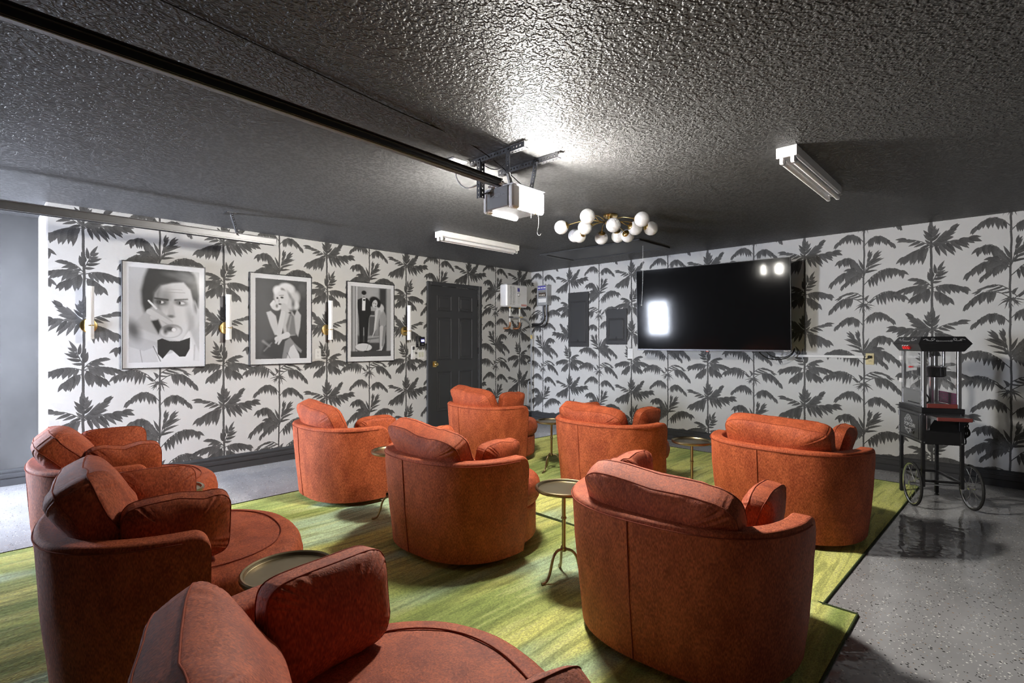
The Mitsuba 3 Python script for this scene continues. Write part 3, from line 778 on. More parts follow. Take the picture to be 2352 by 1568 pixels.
P2 = [('e', .15, .55, .25, .6, 0, G(95), .2), ('e', .90, .90, .08, .07, 0, G(92), .03), ('e', .78, .86, .06, .05, 0, G(80), .03), ('e', .94, .83, .05, .04, 0, G(88), .03),
      ('e', .55, .80, .20, .15, -20, G(205), .03), ('e', .70, .74, .13, .13, -30, G(200), .04), ('e', .42, .86, .09, .06, 20, G(225), .03), ('e', .60, .90, .15, .06, -10, G(220), .03), ('e', .78, .68, .06, .05, 0, G(215), .03), ('e', .52, .87, .05, .02, -40, G(120), .02), ('e', .66, .80, .025, .06, 30, G(140), .03), ('e', .72, .70, .03, .05, 0, G(110), .03),
      ('e', .50, .755, .125, .115, -8, G(212), .02), ('c', .53, .66, .60, .55, .07, .08, G(195), .02),
      ('p', [(.20, .58), (.28, .60), (.38, .54), (.42, .42), (.42, .30), (.36, .30), (.28, .42)], G(200), .015), ('p', [(.80, .63), (.88, .56), (.86, .40), (.82, .28), (.74, .36), (.72, .50)], G(190), .015),
      ('p', [(.48, .60), (.70, .60), (.80, .50), (.76, .30), (.56, .28), (.50, .42)], G(190), .02), ('p', [(.66, .60), (.74, .54), (.78, .30), (.60, .30), (.58, .42)], G(125), .02), ('c', .68, .54, .62, .34, .012, .02, G(155), .02), ('e', .655, .585, .03, .008, 0, G(40), .01),
      ('c', .44, .32, .52, .58, .055, .045, G(205), .012), ('e', .38, .66, .10, .05, -25, G(215), .015), ('c', .30, .68, .34, .72, .03, .025, G(222), .012), ('e', .40, .665, .02, .02, 0, G(100), .02),
      ('e', .50, .775, .03, .012, 0, G(60), .012), ('e', .41, .765, .02, .012, 0, G(70), .012), ('c', .45, .80, .53, .805, .006, .005, G(95), .01), ('e', .44, .735, .012, .02, 0, G(180), .015), ('e', .46, .69, .03, .010, 0, G(70), .01),
      ('p', [(.18, .22), (.40, .26), (.60, .24), (.90, .12), (.86, .08), (.60, .0), (.40, -.02), (.12, .06)], G(70), .04), ('c', .14, .22, .26, .16, .02, .01, G(150), .03), ('c', .16, .10, .30, .20, .008, .006, G(140), .02),
      ('c', .40, .25, .60, .30, .045, .06, G(210), .012), ('c', .38, .20, .42, .25, .018, .03, G(205), .01), ('c', .43, .185, .47, .24, .016, .03, G(205), .01),
      ('p', [(.50, .0), (.56, .22), (.66, .27), (.74, .20), (.90, .10), (.88, .07), (.74, .14), (.60, .0)], G(140), .015), ('p', [(.58, -.02), (.66, .14), (.73, .18), (.84, .05), (.86, -.02)], G(205), .012), ('c', .60, .07, .68, -.02, .004, .004, G(70), .01)]
P3 = [('p', [(-.05, 1.05), (.16, 1.05), (.16, .04), (-.05, .02)], G(165), .004), ('c', .03, 1, .03, .08, .012, .012, G(95), .01), ('c', .11, 1, .11, .05, .006, .006, G(110), .006), ('c', .145, 1, .145, .05, .008, .008, G(205), .005),
      ('p', [(.88, 1.05), (1.05, 1.05), (1.05, .02), (.88, .05)], G(165), .004), ('p', [(.16, .30), (.88, .30), (.88, .0), (.16, .0)], (G(55), G(95)), .03), ('p', [(-.05, .08), (1.05, .08), (1.05, -.05), (-.05, -.05)], G(70), .02),
      ('e', .52, .80, .20, .28, 0, G(165), .14), ('p', [(.70, 1.0), (.88, 1.0), (.88, .12), (.70, .30)], G(60), .04), ('p', [(.47, .66), (.58, .66), (.58, .60), (.47, .60)], G(60), .01), ('p', [(.44, .58), (.60, .58), (.58, .30), (.44, .30)], G(85), .02),
      ('p', [(.38, .30), (.70, .30), (.70, .20), (.38, .20)], G(150), .02), ('c', .40, .25, .68, .27, .012, .008, G(75), .02),
      ('p', [(.16, .81), (.26, .84), (.40, .84), (.48, .78), (.49, .62), (.44, .56), (.42, .40), (.40, .21), (.33, .21), (.32, .42), (.30, .42), (.29, .21), (.21, .21), (.19, .56), (.16, .70)], G(38), .008),
      ('p', [(.275, .84), (.355, .84), (.345, .66), (.27, .66)], G(222), .006), ('p', [(.29, .825), (.35, .825), (.345, .80), (.295, .80)], G(30), .005), ('e', .315, .885, .046, .045, 0, G(170), .01), ('e', .315, .915, .06, .032, 0, G(34), .012), ('e', .315, .855, .02, .008, 0, G(90), .01), ('e', .24, .20, .06, .012, 0, G(25), .008), ('e', .37, .20, .06, .012, 0, G(25), .008),
      ('e', .30, .125, .20, .055, 0, G(110), .006), ('e', .31, .135, .20, .055, -2, G(205), .006), ('c', .38, .10, .47, .24, .003, .003, G(50), .004), ('e', .36, .075, .05, .012, 0, G(40), .01),
      ('p', [(.72, .48), (.80, .62), (.87, .50), (.85, .42), (.84, .20), (.78, .10), (.70, .10), (.73, .20)], G(150), .012), ('c', .76, .42, .74, .13, .05, .03, G(188), .012), ('c', .84, .42, .78, .16, .04, .02, G(130), .012), ('p', [(.62, .085), (.74, .10), (.78, .15), (.76, .085)], G(215), .006),
      ('p', [(.60, .70), (.74, .76), (.82, .66), (.88, .56), (.86, .46), (.72, .46), (.70, .58)], G(165), .01), ('p', [(.72, .60), (.82, .66), (.875, .60), (.87, .46), (.72, .46)], G(150), .02), ('e', .72, .71, .10, .06, -30, G(195), .02),
      ('c', .64, .66, .58, .38, .035, .02, G(200), .008), ('c', .70, .66, .62, .40, .03, .018, G(165), .01), ('c', .57, .36, .52, .28, .016, .006, G(190), .006),
      ('e', .58, .805, .135, .065, -12, G(36), .02), ('e', .50, .77, .05, .05, 0, G(34), .015), ('e', .68, .77, .06, .06, 0, G(40), .015), ('e', .585, .765, .062, .058, -20, G(200), .01), ('e', .56, .775, .014, .007, 0, G(40), .005), ('e', .61, .765, .014, .007, 0, G(40), .005), ('e', .60, .73, .018, .007, 0, G(80), .006)]
for y0, y1, shapes, bg, mg, lab in (
        (.862, 1.523, P1, (G(188), G(188)), (.066, .06, .055, .06), 'framed black and white print of a man in a dark bow tie holding a glass'),
        (1.929, 2.590, P2, (G(58), G(80)), (.074, .066, .058, .066), 'framed black and white print of a seated woman resting her chin on a hand'),
        (3.016, 3.672, P3, (G(120), G(150)), (.064, .066, .058, .066), 'framed black and white print of a couple in a doorway, nearest the door')):
    z0, z1 = 1.047, 2.019
    w, h = y1 - y0, z1 - z0
    k = thing('framed_print', lab, 'picture', 'framed black and white prints')
    f = .009
    add('frame', [D(y0, y1, z1 - f, z1, .004, .032, .002), D(y0, y1, z0, z0 + f, .004, .032, .002), D(y0, y0 + f, z0, z1, .004, .032, .002), D(y1 - f, y1, z0, z1, .004, .032, .002), D(y0 + .004, y1 - .004, z0 + .004, z1 - .004, .002, .012, 0)], 'black_satin', k, False, label='thin black frame')
    nm = mat('print_' + str(len(scene)), picture(y0 + f + mg[0] * w, y1 - f - mg[0] * w, z0 + mg[3] * h, z1 - mg[2] * h, shapes, bg), .5, clearcoat=.12, clearcoat_gloss=.9, specular=.2)
    sheet = trimesh.Trimesh([[XL + .026, y0 + f, z0 + f], [XL + .026, y1 - f, z0 + f], [XL + .026, y1 - f, z1 - f], [XL + .026, y0 + f, z1 - f]], [[0, 1, 2], [0, 2, 3]], process=False)
    add('glazed_print', [sheet, D(y0 + f, y1 - f, z0 + f, z1 - f, .014, .0255, 0)], nm, k, False, label='white margined black and white print behind glass')

# ------------------------------------------------------------------ wall lamps between the prints
for i, (y, where) in enumerate(((.640, 'leftmost of the four, before the first print'), (1.708, 'between the first and second prints'), (2.774, 'between the second and third prints'), (3.845, 'right of the third print, nearest the door'))):
    k = thing('wall_lamp', f'brass wall lamp with upright white tube, {where}', 'wall lamp', 'brass wall lamps')
    F = on_left(y, 1.432)
    add('backplate', xf(lathe([(0, .016), (.052, .016), (.059, .012), (.060, 0), (0, 0)], 40), F), 'polished_brass', k)
    add('arm', [xf(rod((0, 0, .014), (0, 0, .078), .007), F)], 'polished_brass', k)
    tubeF = F @ M4(0, 0, .105)
    add('glass_tube', xf(cat([rod((0, -.112, 0), (0, .330, 0), .0255, n=32)]), tubeF), 'opal_glass', k, 40, label='upright white glass tube')
    a = np.linspace(0, 2 * np.pi, 40, endpoint=False)
    add('band', [xf(lathe([(.0262, -.004), (.0285, -.004), (.0285, .004), (.0262, .004)], 32), tubeF @ M4(rx=R90))], 'polished_brass', k)
    add('end_cap', xf(lathe([(0, .004), (.0265, .004), (.0265, -.010), (0, -.010)], 32), tubeF @ M4(0, -.112, 0, rx=R90)), 'white_enamel', k)

# ------------------------------------------------------------------ switches and controls beside the door
F = on_left(4.118, 1.300)
k = thing('thermostat', 'small dark wall control with a glowing blue screen beside the door', 'thermostat')
add('body', xf(bx(-.040, .040, -.058, .058, 0, .024, .006), F), 'black_gloss', k, False)
sc = mikit.ply(xf(bx(-.026, .026, -.008, .022, .0235, .0245), F), 'black_gloss'); sc['emitter'] = {'type': 'area', 'radiance': rgb((.75, .78, 1.5))}
add('display', sc, None, k, label='glowing white and blue display')
add('display_bezel', xf(bx(-.034, .034, -.020, .040, .0232, .0240), F), 'blue_label', k, False)
add('touch_mark', [xf(bx(s - .004, s + .004, -.044, -.034, .0236, .0242), F) for s in (-.012, 0, .012)], 'grey_metal', k, False)
F = on_left(4.040, 1.293)
k = thing('remote_control', 'slim black remote control mounted upright on the wall', 'remote control')
add('body', xf(bx(-.020, .020, -.074, .074, .002, .020, .005), F), 'black_satin', k, False)
for r in range(5):
    for c in range(3):
        add('button', xf(bx(-.013 + c * .009, -.007 + c * .009, .056 - r * .020, .064 - r * .020, .019, .0215, .001), F), 'grey_plastic', k, False)
F = on_left(3.972, 1.157)
k = thing('remote_control', 'white remote control with a dark screen in a wall cradle', 'remote control')
add('body', xf(bx(-.028, .028, -.088, .084, .004, .022, .006), F), 'white_plastic', k, False)
add('screen', xf(bx(-.018, .018, .028, .072, .0215, .0225), F), 'dark_print', k, False)
for r in range(2):
    for c in range(2):
        add('button', xf(bx(-.011 + c * .014, -.003 + c * .014, .006 - r * .014, .014 - r * .014, .0215, .0238, .001), F), 'grey_metal', k, False)
add('cradle', xf(bx(-.034, .034, -.098, -.02, 0, .018, .004), F), 'white_plastic', k, False)
F = on_left(4.105, 1.120)
k = thing('light_switch', 'white wall plate with two rocker switches left of the door', 'light switch')
add('plate', xf(bx(-.058, .058, -.062, .062, 0, .006, .002), F), 'white_plastic', k, False)
for s in (-.023, .023):
    add('rocker', xf(bx(s - .017, s + .017, -.034, .034, .005, .0105, .002), F), 'switch_plastic', k, False)
def outlet(F, lab, plastic, plug=False, slots=True):
    k = thing('wall_outlet', lab, 'outlet')
    add('plate', xf(bx(-.036, .036, -.058, .058, 0, .006, .002), F), plastic, k, False)
    for s in (-.021, .021):
        add('socket', xf(bx(-.017, .017, s - .014, s + .014, .005, .008, .002), F), plastic, k, False)
        if not (plug and s > 0):
            add('slot', [xf(bx(a - .0015, a + .0015, s - .002, s + .007, .0078, .0085), F) for a in (-.0065, .0065)] + [xf(rod((0, s - .008, .0076), (0, s - .008, .0085), .0025, n=10), F)], 'dark_print', k, False)
    return k
outlet(on_left(2.672, 1.155), 'white wall outlet right of the print of the seated woman', 'white_plastic')
F = on_front(-3.79, 1.125)
k = thing('wall_plate', 'white cover plate on the wall under the left end of the television', 'wall plate')
add('plate', xf(bx(-.045, .045, -.072, .072, 0, .012, .003), F), 'white_plastic', k, False)
add('screw', [xf(rod((0, s, .011), (0, s, .0135), .004, n=10), F) for s in (-.045, .045)], 'grey_metal', k, False)
F = on_front(-1.003, 1.117)
outlet(F, 'ivory wall outlet with a black plug, left of the popcorn cart', 'ivory_plastic', True)
k = thing('power_plug', 'black plug and short cord in the ivory outlet', 'plug')
add('body', xf(bx(-.016, .016, .008, .034, .0085, .034, .005), F), 'black_rubber', k, False)
add('cord', xf(tube(spline([(-.012, .012, .025), (-.03, .000, .022), (-.055, .004, .010), (-.062, .02, .006)], 20), .0035, 8), F), 'black_rubber', k, True)
k = one('cord_cover', [xf(bx(-1.9 + .0, -1.052, 1.123, 1.150, 0, .016, .003), on_front(0, 0))], 'white_plastic', 'white plastic cord cover strip running along the wall from television to outlet', 'cord cover', smooth=False)

# ------------------------------------------------------------------ panels, water heater and conduits by the corner
def door_panel(x0, x1, z0, z1, lab):
    k = thing('electrical_panel', lab, 'electrical panel', 'black electrical panels')
    Q = lambda a, b, c, d, o0, o1, bv=.003: xf(bx(a, b, c, d, o0, o1, bv), on_front(0, 0))
    add('cover', Q(x0, x1, z0, z1, 0, .012, .004), 'black_panel_paint', k, False)
    a, b, c, d = x0 + .055, x1 - .055, z0 + .075, z1 - .15
    add('door', [Q(a, b, c, d, .011, .020, .006)], 'black_panel_paint', k, False)
    add('rim', [Q(a - .018, a - .006, c - .018, d + .018, .011, .017, .004), Q(b + .006, b + .018, c - .018, d + .018, .011, .017, .004), Q(a, b, c - .018, c - .006, .011, .017, .004), Q(a, b, d + .006, d + .018, .011, .017, .004)], 'black_panel_paint', k, False)
    add('latch', Q((a + b) / 2 - .012, (a + b) / 2 + .012, c + .004, c + .034, .019, .026, .003), 'black_satin', k, False)
door_panel(-4.884, -4.498, 1.215, 2.047, 'tall black painted electrical panel left of the television')
door_panel(-4.190, -3.843, 1.252, 1.760, 'short black painted electrical panel just left of the television')
k = thing('water_heater', 'white tankless water heater on the wall at the corner', 'water heater')
F = on_left(5.83, 2.008)
add('case', xf(bx(-.24, .24, -.172, .175, 0, .155, .018), F), 'white_enamel', k, False)
for r in range(15):
    z = .13 - r * .019
    for c in (0, 1):
        add('vent_slot', xf(bx(-.165 + c * .062, -.120 + c * .062, z, z + .008, .154, .1565, .001), F), 'grey_metal', k, False)
add('control_strip', xf(bx(-.012, .062, -.125, .135, .154, .158, .003), F), 'white_plastic', k, False)
add('display', xf(bx(.0, .050, .068, .125, .157, .1595), F), 'blue_label', k, False)
add('dial', xf(lathe([(0, .010), (.021, .010), (.025, 0), (0, 0)], 24), F @ M4(.026, .022, .157)), 'white_enamel', k, 30)
add('dial_ring', xf(lathe([(.026, .003), (.031, .003), (.031, 0), (.026, 0)], 24), F @ M4(.026, .022, .157)), 'dark_print', k, 30)
add('warning_label', xf(bx(.09, .215, -.155, -.125, .1545, .1556), F), 'red_label', k, False)
for j, dy in enumerate((-.085, .135)):
    kk = thing('water_pipe', ('white and copper water pipe under the heater, the left one', 'white and copper water pipe under the heater, the right one')[j], 'pipe')
    x = XL + .075; y = 5.83 + dy
    add('riser', rod((x, y, 1.835), (x, y, 1.60), .013), 'pvc_white', kk)
    add('nut', [rod((x, y, 1.838), (x, y, 1.815), .019, n=6)], 'polished_brass', kk, False)
    add('valve', [rod((x, y, 1.690), (x, y, 1.665), .020, n=12), rod((x, y, 1.678), (x + .045, y, 1.678), .008), bx(x + .038, x + .046, y - .03, y + .03, 1.670, 1.686, .002)], ('black_satin', 'polished_brass')[j], kk, 30)
    add('elbow', tube(spline([(x, y, 1.60), (x, y, 1.545), (x - .012, y - .03, 1.505), (x - .04, y - .055, 1.50), (XL + .004, y - .06, 1.505)], 24), .016, 12), 'copper', kk, True)
k = thing('breaker_box', 'small grey breaker box with blue label in the corner', 'breaker box')
F = on_front(-5.335, 2.035)
add('case', xf(bx(-.108, .105, -.16, .158, 0, .11, .004), F), 'grey_metal', k, False)
add('label_strip', xf(bx(-.085, .080, .085, .150, .110, .1112), F), 'blue_label', k, False)
for s in (-.058, -.002, .054):
    add('label_text', xf(bx(s - .022, s + .022, .108, .124, .1112, .1120), F), 'white_plastic', k, False)
add('door', [xf(bx(-.075, .088, -.035, .075, .110, .114, .002), F)], 'grey_plastic', k, False)
add('breaker_window', xf(bx(-.062, .082, -.020, .040, .114, .1155), F), 'breaker_brown', k, False)
for i in range(4):
    add('breaker_switch', xf(bx(-.050 + i * .032, -.036 + i * .032, -.014, .016, .115, .121, .002), F), 'pvc_white', k, False)
add('spec_label', xf(bx(-.075, .088, -.115, -.055, .110, .1112), F), 'white_plastic', k, False)
yb = YF - .035
one('conduit', [tube(spline([(-5.36, yb, 1.878), (-5.36, yb, 1.72), (-5.37, yb, 1.64), (-5.42, yb, 1.585), (-5.50, yb, 1.575), (XL + .05, yb, 1.575)], 40), .017, 10)], 'dark_steel', 'dark flexible conduit curving from the breaker box to the corner, left run', 'conduit')
one('conduit', [tube(spline([(-5.29, yb, 1.878), (-5.29, yb, 1.70), (-5.31, yb, 1.60), (-5.37, yb, 1.545), (-5.48, yb, 1.540), (XL + .05, yb, 1.540)], 40), .017, 10)], 'dark_steel', 'dark flexible conduit curving from the breaker box, lower right run', 'conduit')
k = thing('drain_pipe', 'thin grey pipe running down the corner of the room', 'pipe')
add('bend', tube(spline([(XL + .10, 5.755, 1.668), (XL + .10, 5.90, 1.675), (XL + .085, 6.06, 1.66), (XL + .06, 6.22, 1.58), (XL + .05, 6.27, 1.46), (XL + .05, 6.275, 1.36)], 40), .011, 10), 'grey_metal', k, True)
add('coupling', rod((XL + .05, 6.275, 1.40), (XL + .05, 6.275, 1.34), .017), 'polished_brass', k)
add('riser', rod((XL + .05, 6.275, 1.36), (XL + .05, 6.275, .16), .011), 'grey_metal', k)
for z in (.95, .45):
    add('clip', bx(XL + .003, XL + .065, 6.262, 6.288, z - .012, z + .012, .003), 'grey_metal', k, False)
one('drain_pipe', [tube([(XL + .045, 6.205, .62), (XL + .045, 6.205, .28), (XL + .045, 6.215, .26), (XL + .045, 6.255, .255)], .009, 8), tube([(XL + .045, 6.205, .62), (XL + .045, 6.215, .645), (XL + .045, 6.262, .65)], .009, 8)], 'grey_metal', 'short grey loop of pipe low in the corner beside the taller pipe', 'pipe')

# ------------------------------------------------------------------ television
k = thing('television', 'large black flat television on the palm papered wall', 'television')
yaw, pit, rol = math.radians(5.08), math.radians(2.87), math.radians(-.6)
a_ = np.array([math.cos(yaw), math.sin(yaw), 0]); n_ = np.array([math.sin(yaw) * math.cos(pit), -math.cos(yaw) * math.cos(pit), -math.sin(pit)])
u_ = np.cross(n_, a_)
FT = np.eye(4); FT[:3, 0] = a_; FT[:3, 1] = u_; FT[:3, 2] = n_; FT[:3, 3] = (-2.522, 5.906, 1.689)
TW, TH = 1.76, 1.012
add('screen', xf(bx(-TW / 2 + .006, TW / 2 - .006, -TH / 2 + .022, TH / 2 - .006, -.02, .0), FT), 'screen', k, False)
add('bezel', [xf(bx(-TW / 2, TW / 2, TH / 2 - .007, TH / 2, -.03, .002, .001), FT), xf(bx(-TW / 2, -TW / 2 + .007, -TH / 2, TH / 2, -.03, .002, .001), FT), xf(bx(TW / 2 - .007, TW / 2, -TH / 2, TH / 2, -.03, .002, .001), FT)], 'black_satin', k, False)
add('lower_trim', xf(bx(-TW / 2, TW / 2, -TH / 2, -TH / 2 + .022, -.03, .004, .002), FT), 'dark_steel', k, False)
add('back', [xf(bx(-TW / 2 + .02, TW / 2 - .02, -TH / 2 + .02, TH / 2 - .02, -.045, -.02, .008), FT), xf(bx(-.62, .62, -.42, .25, -.085, -.045, .015), FT)], 'black_satin', k, False)
add('badge', xf(bx(-.022, .022, -TH / 2 - .010, -TH / 2 + .010, -.006, .0055, .002), FT), 'black_gloss', k, False)
add('badge_mark', [xf(bx(-.016, .016, -TH / 2 - .008, -TH / 2 + .001, .005, .0062), FT)], 'logo_red', k, False, label='small red mark')
add('badge_mark', [xf(bx(-.016, .012, -TH / 2 + .002, -TH / 2 + .007, .005, .0062), FT), xf(bx(.004, .012, -TH / 2 - .004, -TH / 2 + .002, .0060, .0066), FT)], 'white_plastic', k, False, label='small white mark')
add('lettering', xf(meshkit.text_mesh('Roku TV', .012, .0006, True), FT @ M4(TW / 2 - .075, -TH / 2 + .005, .0045)), 'white_plastic', k, False, label='small white lettering')
k = thing('television_mount', 'black wall bracket holding the television off the wall', 'bracket')
add('wall_plate', xf(bx(-2.72, -2.34, 1.48, 1.88, 0, .03, .004), on_front(0, 0)), 'black_satin', k, False)
add('arm', [tube([(-2.60, YF - .03, 1.68), (-2.45, YF - .16, 1.68), (-2.53, YF - .31, 1.68)], .025, 8), tube([(-2.46, YF - .03, 1.75), (-2.62, YF - .16, 1.75), (-2.53, YF - .31, 1.73)], .02, 8)], 'black_satin', k, False)
one('television_cable', tube(spline([(-1.98, 5.98, 1.22), (-1.97, 6.03, 1.165), (-1.90, 6.10, 1.105), (-1.82, 6.15, 1.095), (-1.74, 6.20, 1.12), (-1.69, 6.24, 1.175), (-1.68, 6.25, 1.22)], 36), .0055, 8), 'black_rubber', 'black cable looping below the television, the lower loop', 'cable')
one('television_cable', tube(spline([(-1.92, 6.02, 1.24), (-1.91, 6.05, 1.18), (-1.86, 6.13, 1.125), (-1.78, 6.20, 1.12), (-1.71, 6.26, 1.17), (-1.69, 6.27, 1.22)], 36), .0045, 8), 'black_rubber', 'black cable looping below the television, the upper loop', 'cable')

# ------------------------------------------------------------------ garage door opener, its rail and hangers
k = thing('garage_door_opener', 'grey garage door opener with two glowing lamp lenses under the ceiling', 'garage door opener')
add('case', [bx(-2.348, -2.160, 2.205, 2.50, 2.116, 2.246, .006)], 'grey_plastic', k, False)
add('chassis', [bx(-2.392, -2.116, 2.21, 2.50, 2.246, 2.250, .001), bx(-2.32, -2.19, 2.19, 2.52, 2.252, 2.262, .002), bx(-2.335, -2.175, 2.50, 2.512, 2.125, 2.25, .003)], 'white_enamel', k, False)
for x0, x1, nm in ((-2.160, -2.122, 'r'), (-2.386, -2.348, 'l')):
    L = bx(x0, x1, 2.268, 2.505, 2.104, 2.243, .012)
    ld = mikit.ply(L, 'white_plastic'); ld['emitter'] = {'type': 'area', 'radiance': rgb([c * (1.30 if nm == "r" else .90) for c in LAMP])}
    add('lamp_lens', ld, None, k, label='glowing white lamp lens')
    add('lens_rim', [bx(x0, x1 + .002 if nm == 'r' else x1, 2.206, 2.272, 2.103, 2.245, .010)], 'white_plastic', k, False, label='translucent white front of the lens')
add('lettering', xf(meshkit.text_mesh('CHAMBERLAIN', .0155, .0008), np.array([[1, 0, 0, -2.335], [0, 0, -1, 2.2045], [0, 1, 0, 2.187], [0, 0, 0, 1.0]])), 'grey_metal', k, False, label='small grey lettering')
add('learn_button', rod((-2.141, 2.43, 2.105), (-2.141, 2.43, 2.099), .009), 'polished_brass', k)
add('antenna_wire', tube(spline([(-2.150, 2.47, 2.106), (-2.150, 2.475, 2.06), (-2.158, 2.475, 2.01), (-2.162, 2.478, 1.985), (-2.152, 2.482, 1.975), (-2.140, 2.485, 1.985)], 30), .0016, 6), 'white_plastic', k, True)
add('antenna_wire', tube([(-2.20, 2.46, 2.117), (-2.204, 2.462, 2.09)], .0016, 6), 'white_plastic', k, True)
k = thing('opener_rail', 'long dark steel opener rail running under the ceiling to the garage door', 'rail')
p0, p1 = np.array([-2.020, YB, 2.262]), np.array([-2.243, 2.23, 2.272])
dirr = (p1 - p0) / np.linalg.norm(p1 - p0)
def along(w, h, dx=0, dz=0, s0=0.0, s1=1.0, b=.003):
    L = np.linalg.norm(p1 - p0)
    m = bx(-w / 2 + dx, w / 2 + dx, L * s0, L * s1, -h / 2 + dz, h / 2 + dz, b)
    Fm = np.eye(4); Fm[:3, 1] = dirr; Fm[:3, 0] = np.cross(dirr, [0, 0, 1]); Fm[:3, 0] /= np.linalg.norm(Fm[:3, 0]); Fm[:3, 2] = np.cross(Fm[:3, 0], Fm[:3, 1]); Fm[:3, 3] = p0
    return xf(m, Fm)
add('beam', [along(.008, .042), along(.036, .006, 0, .021), along(.036, .006, 0, -.021)], 'black_satin', k, False)
add('lower_flange', [along(.030, .005, 0, -.0265)], 'track_steel', k, False)
add('drive_belt', [along(.010, .006, .020, .006), along(.010, .006, -.020, .006)], 'black_rubber', k, False)
add('belt_teeth', [along(.012, .004, -.020, -.001, i / 240, (i + .5) / 240, 0) for i in range(236)], 'black_rubber', k, False)
labels[k + '__belt_teeth'] = {'kind': 'stuff'}
add('trolley', [along(.055, .03, 0, -.02, .03, .075)], 'black_satin', k, False)
def angle_iron(p0, p1, w=.032, t=.003, normal=(0, -1, 0), holes=True, flange=None):
    """A perforated strip from p0 to p1, its flat side along normal, with a second flange."""
    p0, p1 = np.array(p0, float), np.array(p1, float); d = p1 - p0; L = np.linalg.norm(d); d /= L
    n = np.array(normal, float); n -= d * np.dot(n, d); n /= np.linalg.norm(n); s = np.cross(n, d)
    poly = sbox(0, -w / 2, L, w / 2)
    c = np.arange(.018, L - .008, .026)
    poly = poly.difference(unary_union([Point(x, 0).buffer(.0062, 5) for x in c])) if holes else poly
    F = np.eye(4); F[:3, 0] = d; F[:3, 1] = s; F[:3, 2] = n; F[:3, 3] = p0
    out = [xf(extr(poly, t), F)]
    if flange:
        F2 = np.eye(4); F2[:3, 0] = d; F2[:3, 1] = -n; F2[:3, 2] = s; F2[:3, 3] = p0 + s * w / 2 * flange - n * w / 2
        out.append(xf(extr(poly, t), F2))
    return cat(out)
for j, (y, x0, x1, s1, s2, dz, lab) in enumerate(((2.148, -2.44, -1.975, -2.354, -2.10, 2.17, 'perforated steel hanger in front of the garage door opener'), (2.41, -2.45, -1.94, -2.36, -2.11, 2.26, 'perforated steel hanger behind the garage door opener'))):
    k = thing('opener_hanger', lab, 'hanger', 'perforated opener hangers')
    add('ceiling_angle', angle_iron((x0, y, H - .019), (x1, y, H - .019), flange=-1), 'dark_steel', k, False)
    if j == 0:
        add('drop_strap', angle_iron((s1, y - .004, H - .02), (s1, y - .004, 2.185), flange=1), 'dark_steel', k, False)
        add('drop_strap', angle_iron((s2, y - .004, H - .02), (s2, y - .004, 2.285)), 'dark_steel', k, False)
        add('brace', angle_iron((s2 - .0, y + .004, 2.30), (-2.17, y + .10, 2.250)), 'dark_steel', k, False)
        add('brace', angle_iron((s1 + .0, y + .0, 2.20), (-2.30, 2.26, 2.250), normal=(0, 0, 1)), 'dark_steel', k, False)
    else:
        add('drop_strap', angle_iron((s1, y - .004, H - .02), (-2.31, y + .0, 2.255)), 'track_steel', k, False)
        add('drop_strap', angle_iron((s2, y - .004, H - .02), (-2.175, y + .02, 2.255)), 'track_steel', k, False)
    add('bolt', [rod((x, y - .012, H - .019), (x, y + .004, H - .019), .007, n=6) for x in (s1, s2)], 'dark_steel', k, False)
k = thing('extension_cord', 'white power cord looping from the ceiling outlet to the opener', 'cord')
add('cord', tube(spline([(-2.505, 2.085, H - .055), (-2.50, 2.09, 2.33), (-2.47, 2.10, 2.28), (-2.42, 2.12, 2.255), (-2.385, 2.14, 2.265), (-2.35, 2.19, 2.285), (-2.33, 2.26, 2.262)], 44), .005, 8), 'white_plastic', k, True)
add('plug', bx(-2.518, -2.490, 2.072, 2.098, H - .062, H - .020, .005), 'white_plastic', k, False)
add('ceiling_plate', bx(-2.545, -2.46, 2.03, 2.145, H - .012, H, .003), 'white_plastic', k, False)
one('ceiling_wire', tube(spline([(-1.93, YB, H - .006), (-1.95, -.3, H - .006), (-2.015, .35, H - .009), (-2.10, .95, H - .005), (-2.17, 1.55, H - .009), (-2.25, 2.05, H - .006), (-2.26, 2.20, 2.40), (-2.20, 2.42, 2.262)], 70), .0028, 6), 'black_rubber', 'thin dark wire stapled along the ceiling beside the opener rail', 'wire')
one('ceiling_wire', tube(spline([(-2.40, 2.22, 2.425), (-2.34, 2.30, 2.40), (-2.27, 2.28, 2.41), (-2.16, 2.24, 2.42)], 24), .0022, 6), 'black_rubber', 'short loose wire under the ceiling above the opener', 'wire')

# ------------------------------------------------------------------ garage door track on the left
k = thing('door_track', 'grey steel garage door track along the top of the left wall', 'track')
tx, tz = -4.86, 2.212
add('channel', [bx(tx - .028, tx + .028, YB, 1.885, tz - .002, tz + .002), bx(tx + .024, tx + .028, YB, 1.885, tz - .028, tz + .0, .001), bx(tx - .028, tx - .024, YB, 1.885, tz - .028, tz, .001), bx(tx + .014, tx + .028, YB, 1.885, tz - .030, tz - .026, .001), bx(tx - .028, tx - .018, YB, 1.885, tz - .030, tz - .026, .001)], 'track_steel', k, False)
add('angle', [bx(tx + .028, tx + .033, YB, 1.885, tz - .020, tz + .028, .001), bx(tx + .028, tx + .060, YB, 1.885, tz + .024, tz + .028, .001)], 'track_steel', k, False)
k = thing('track_hanger', 'grey steel strap hanging the door track from the ceiling', 'hanger')
add('strap', [angle_iron((-4.96, 1.545, H), (tx + .036, 1.56, tz + .01), w=.030, normal=(1, .6, .3), holes=True, flange=1)], 'track_steel', k, False)
add('ceiling_foot', bx(-5.03, -4.92, 1.50, 1.58, H - .006, H, .001), 'dark_steel', k, False)

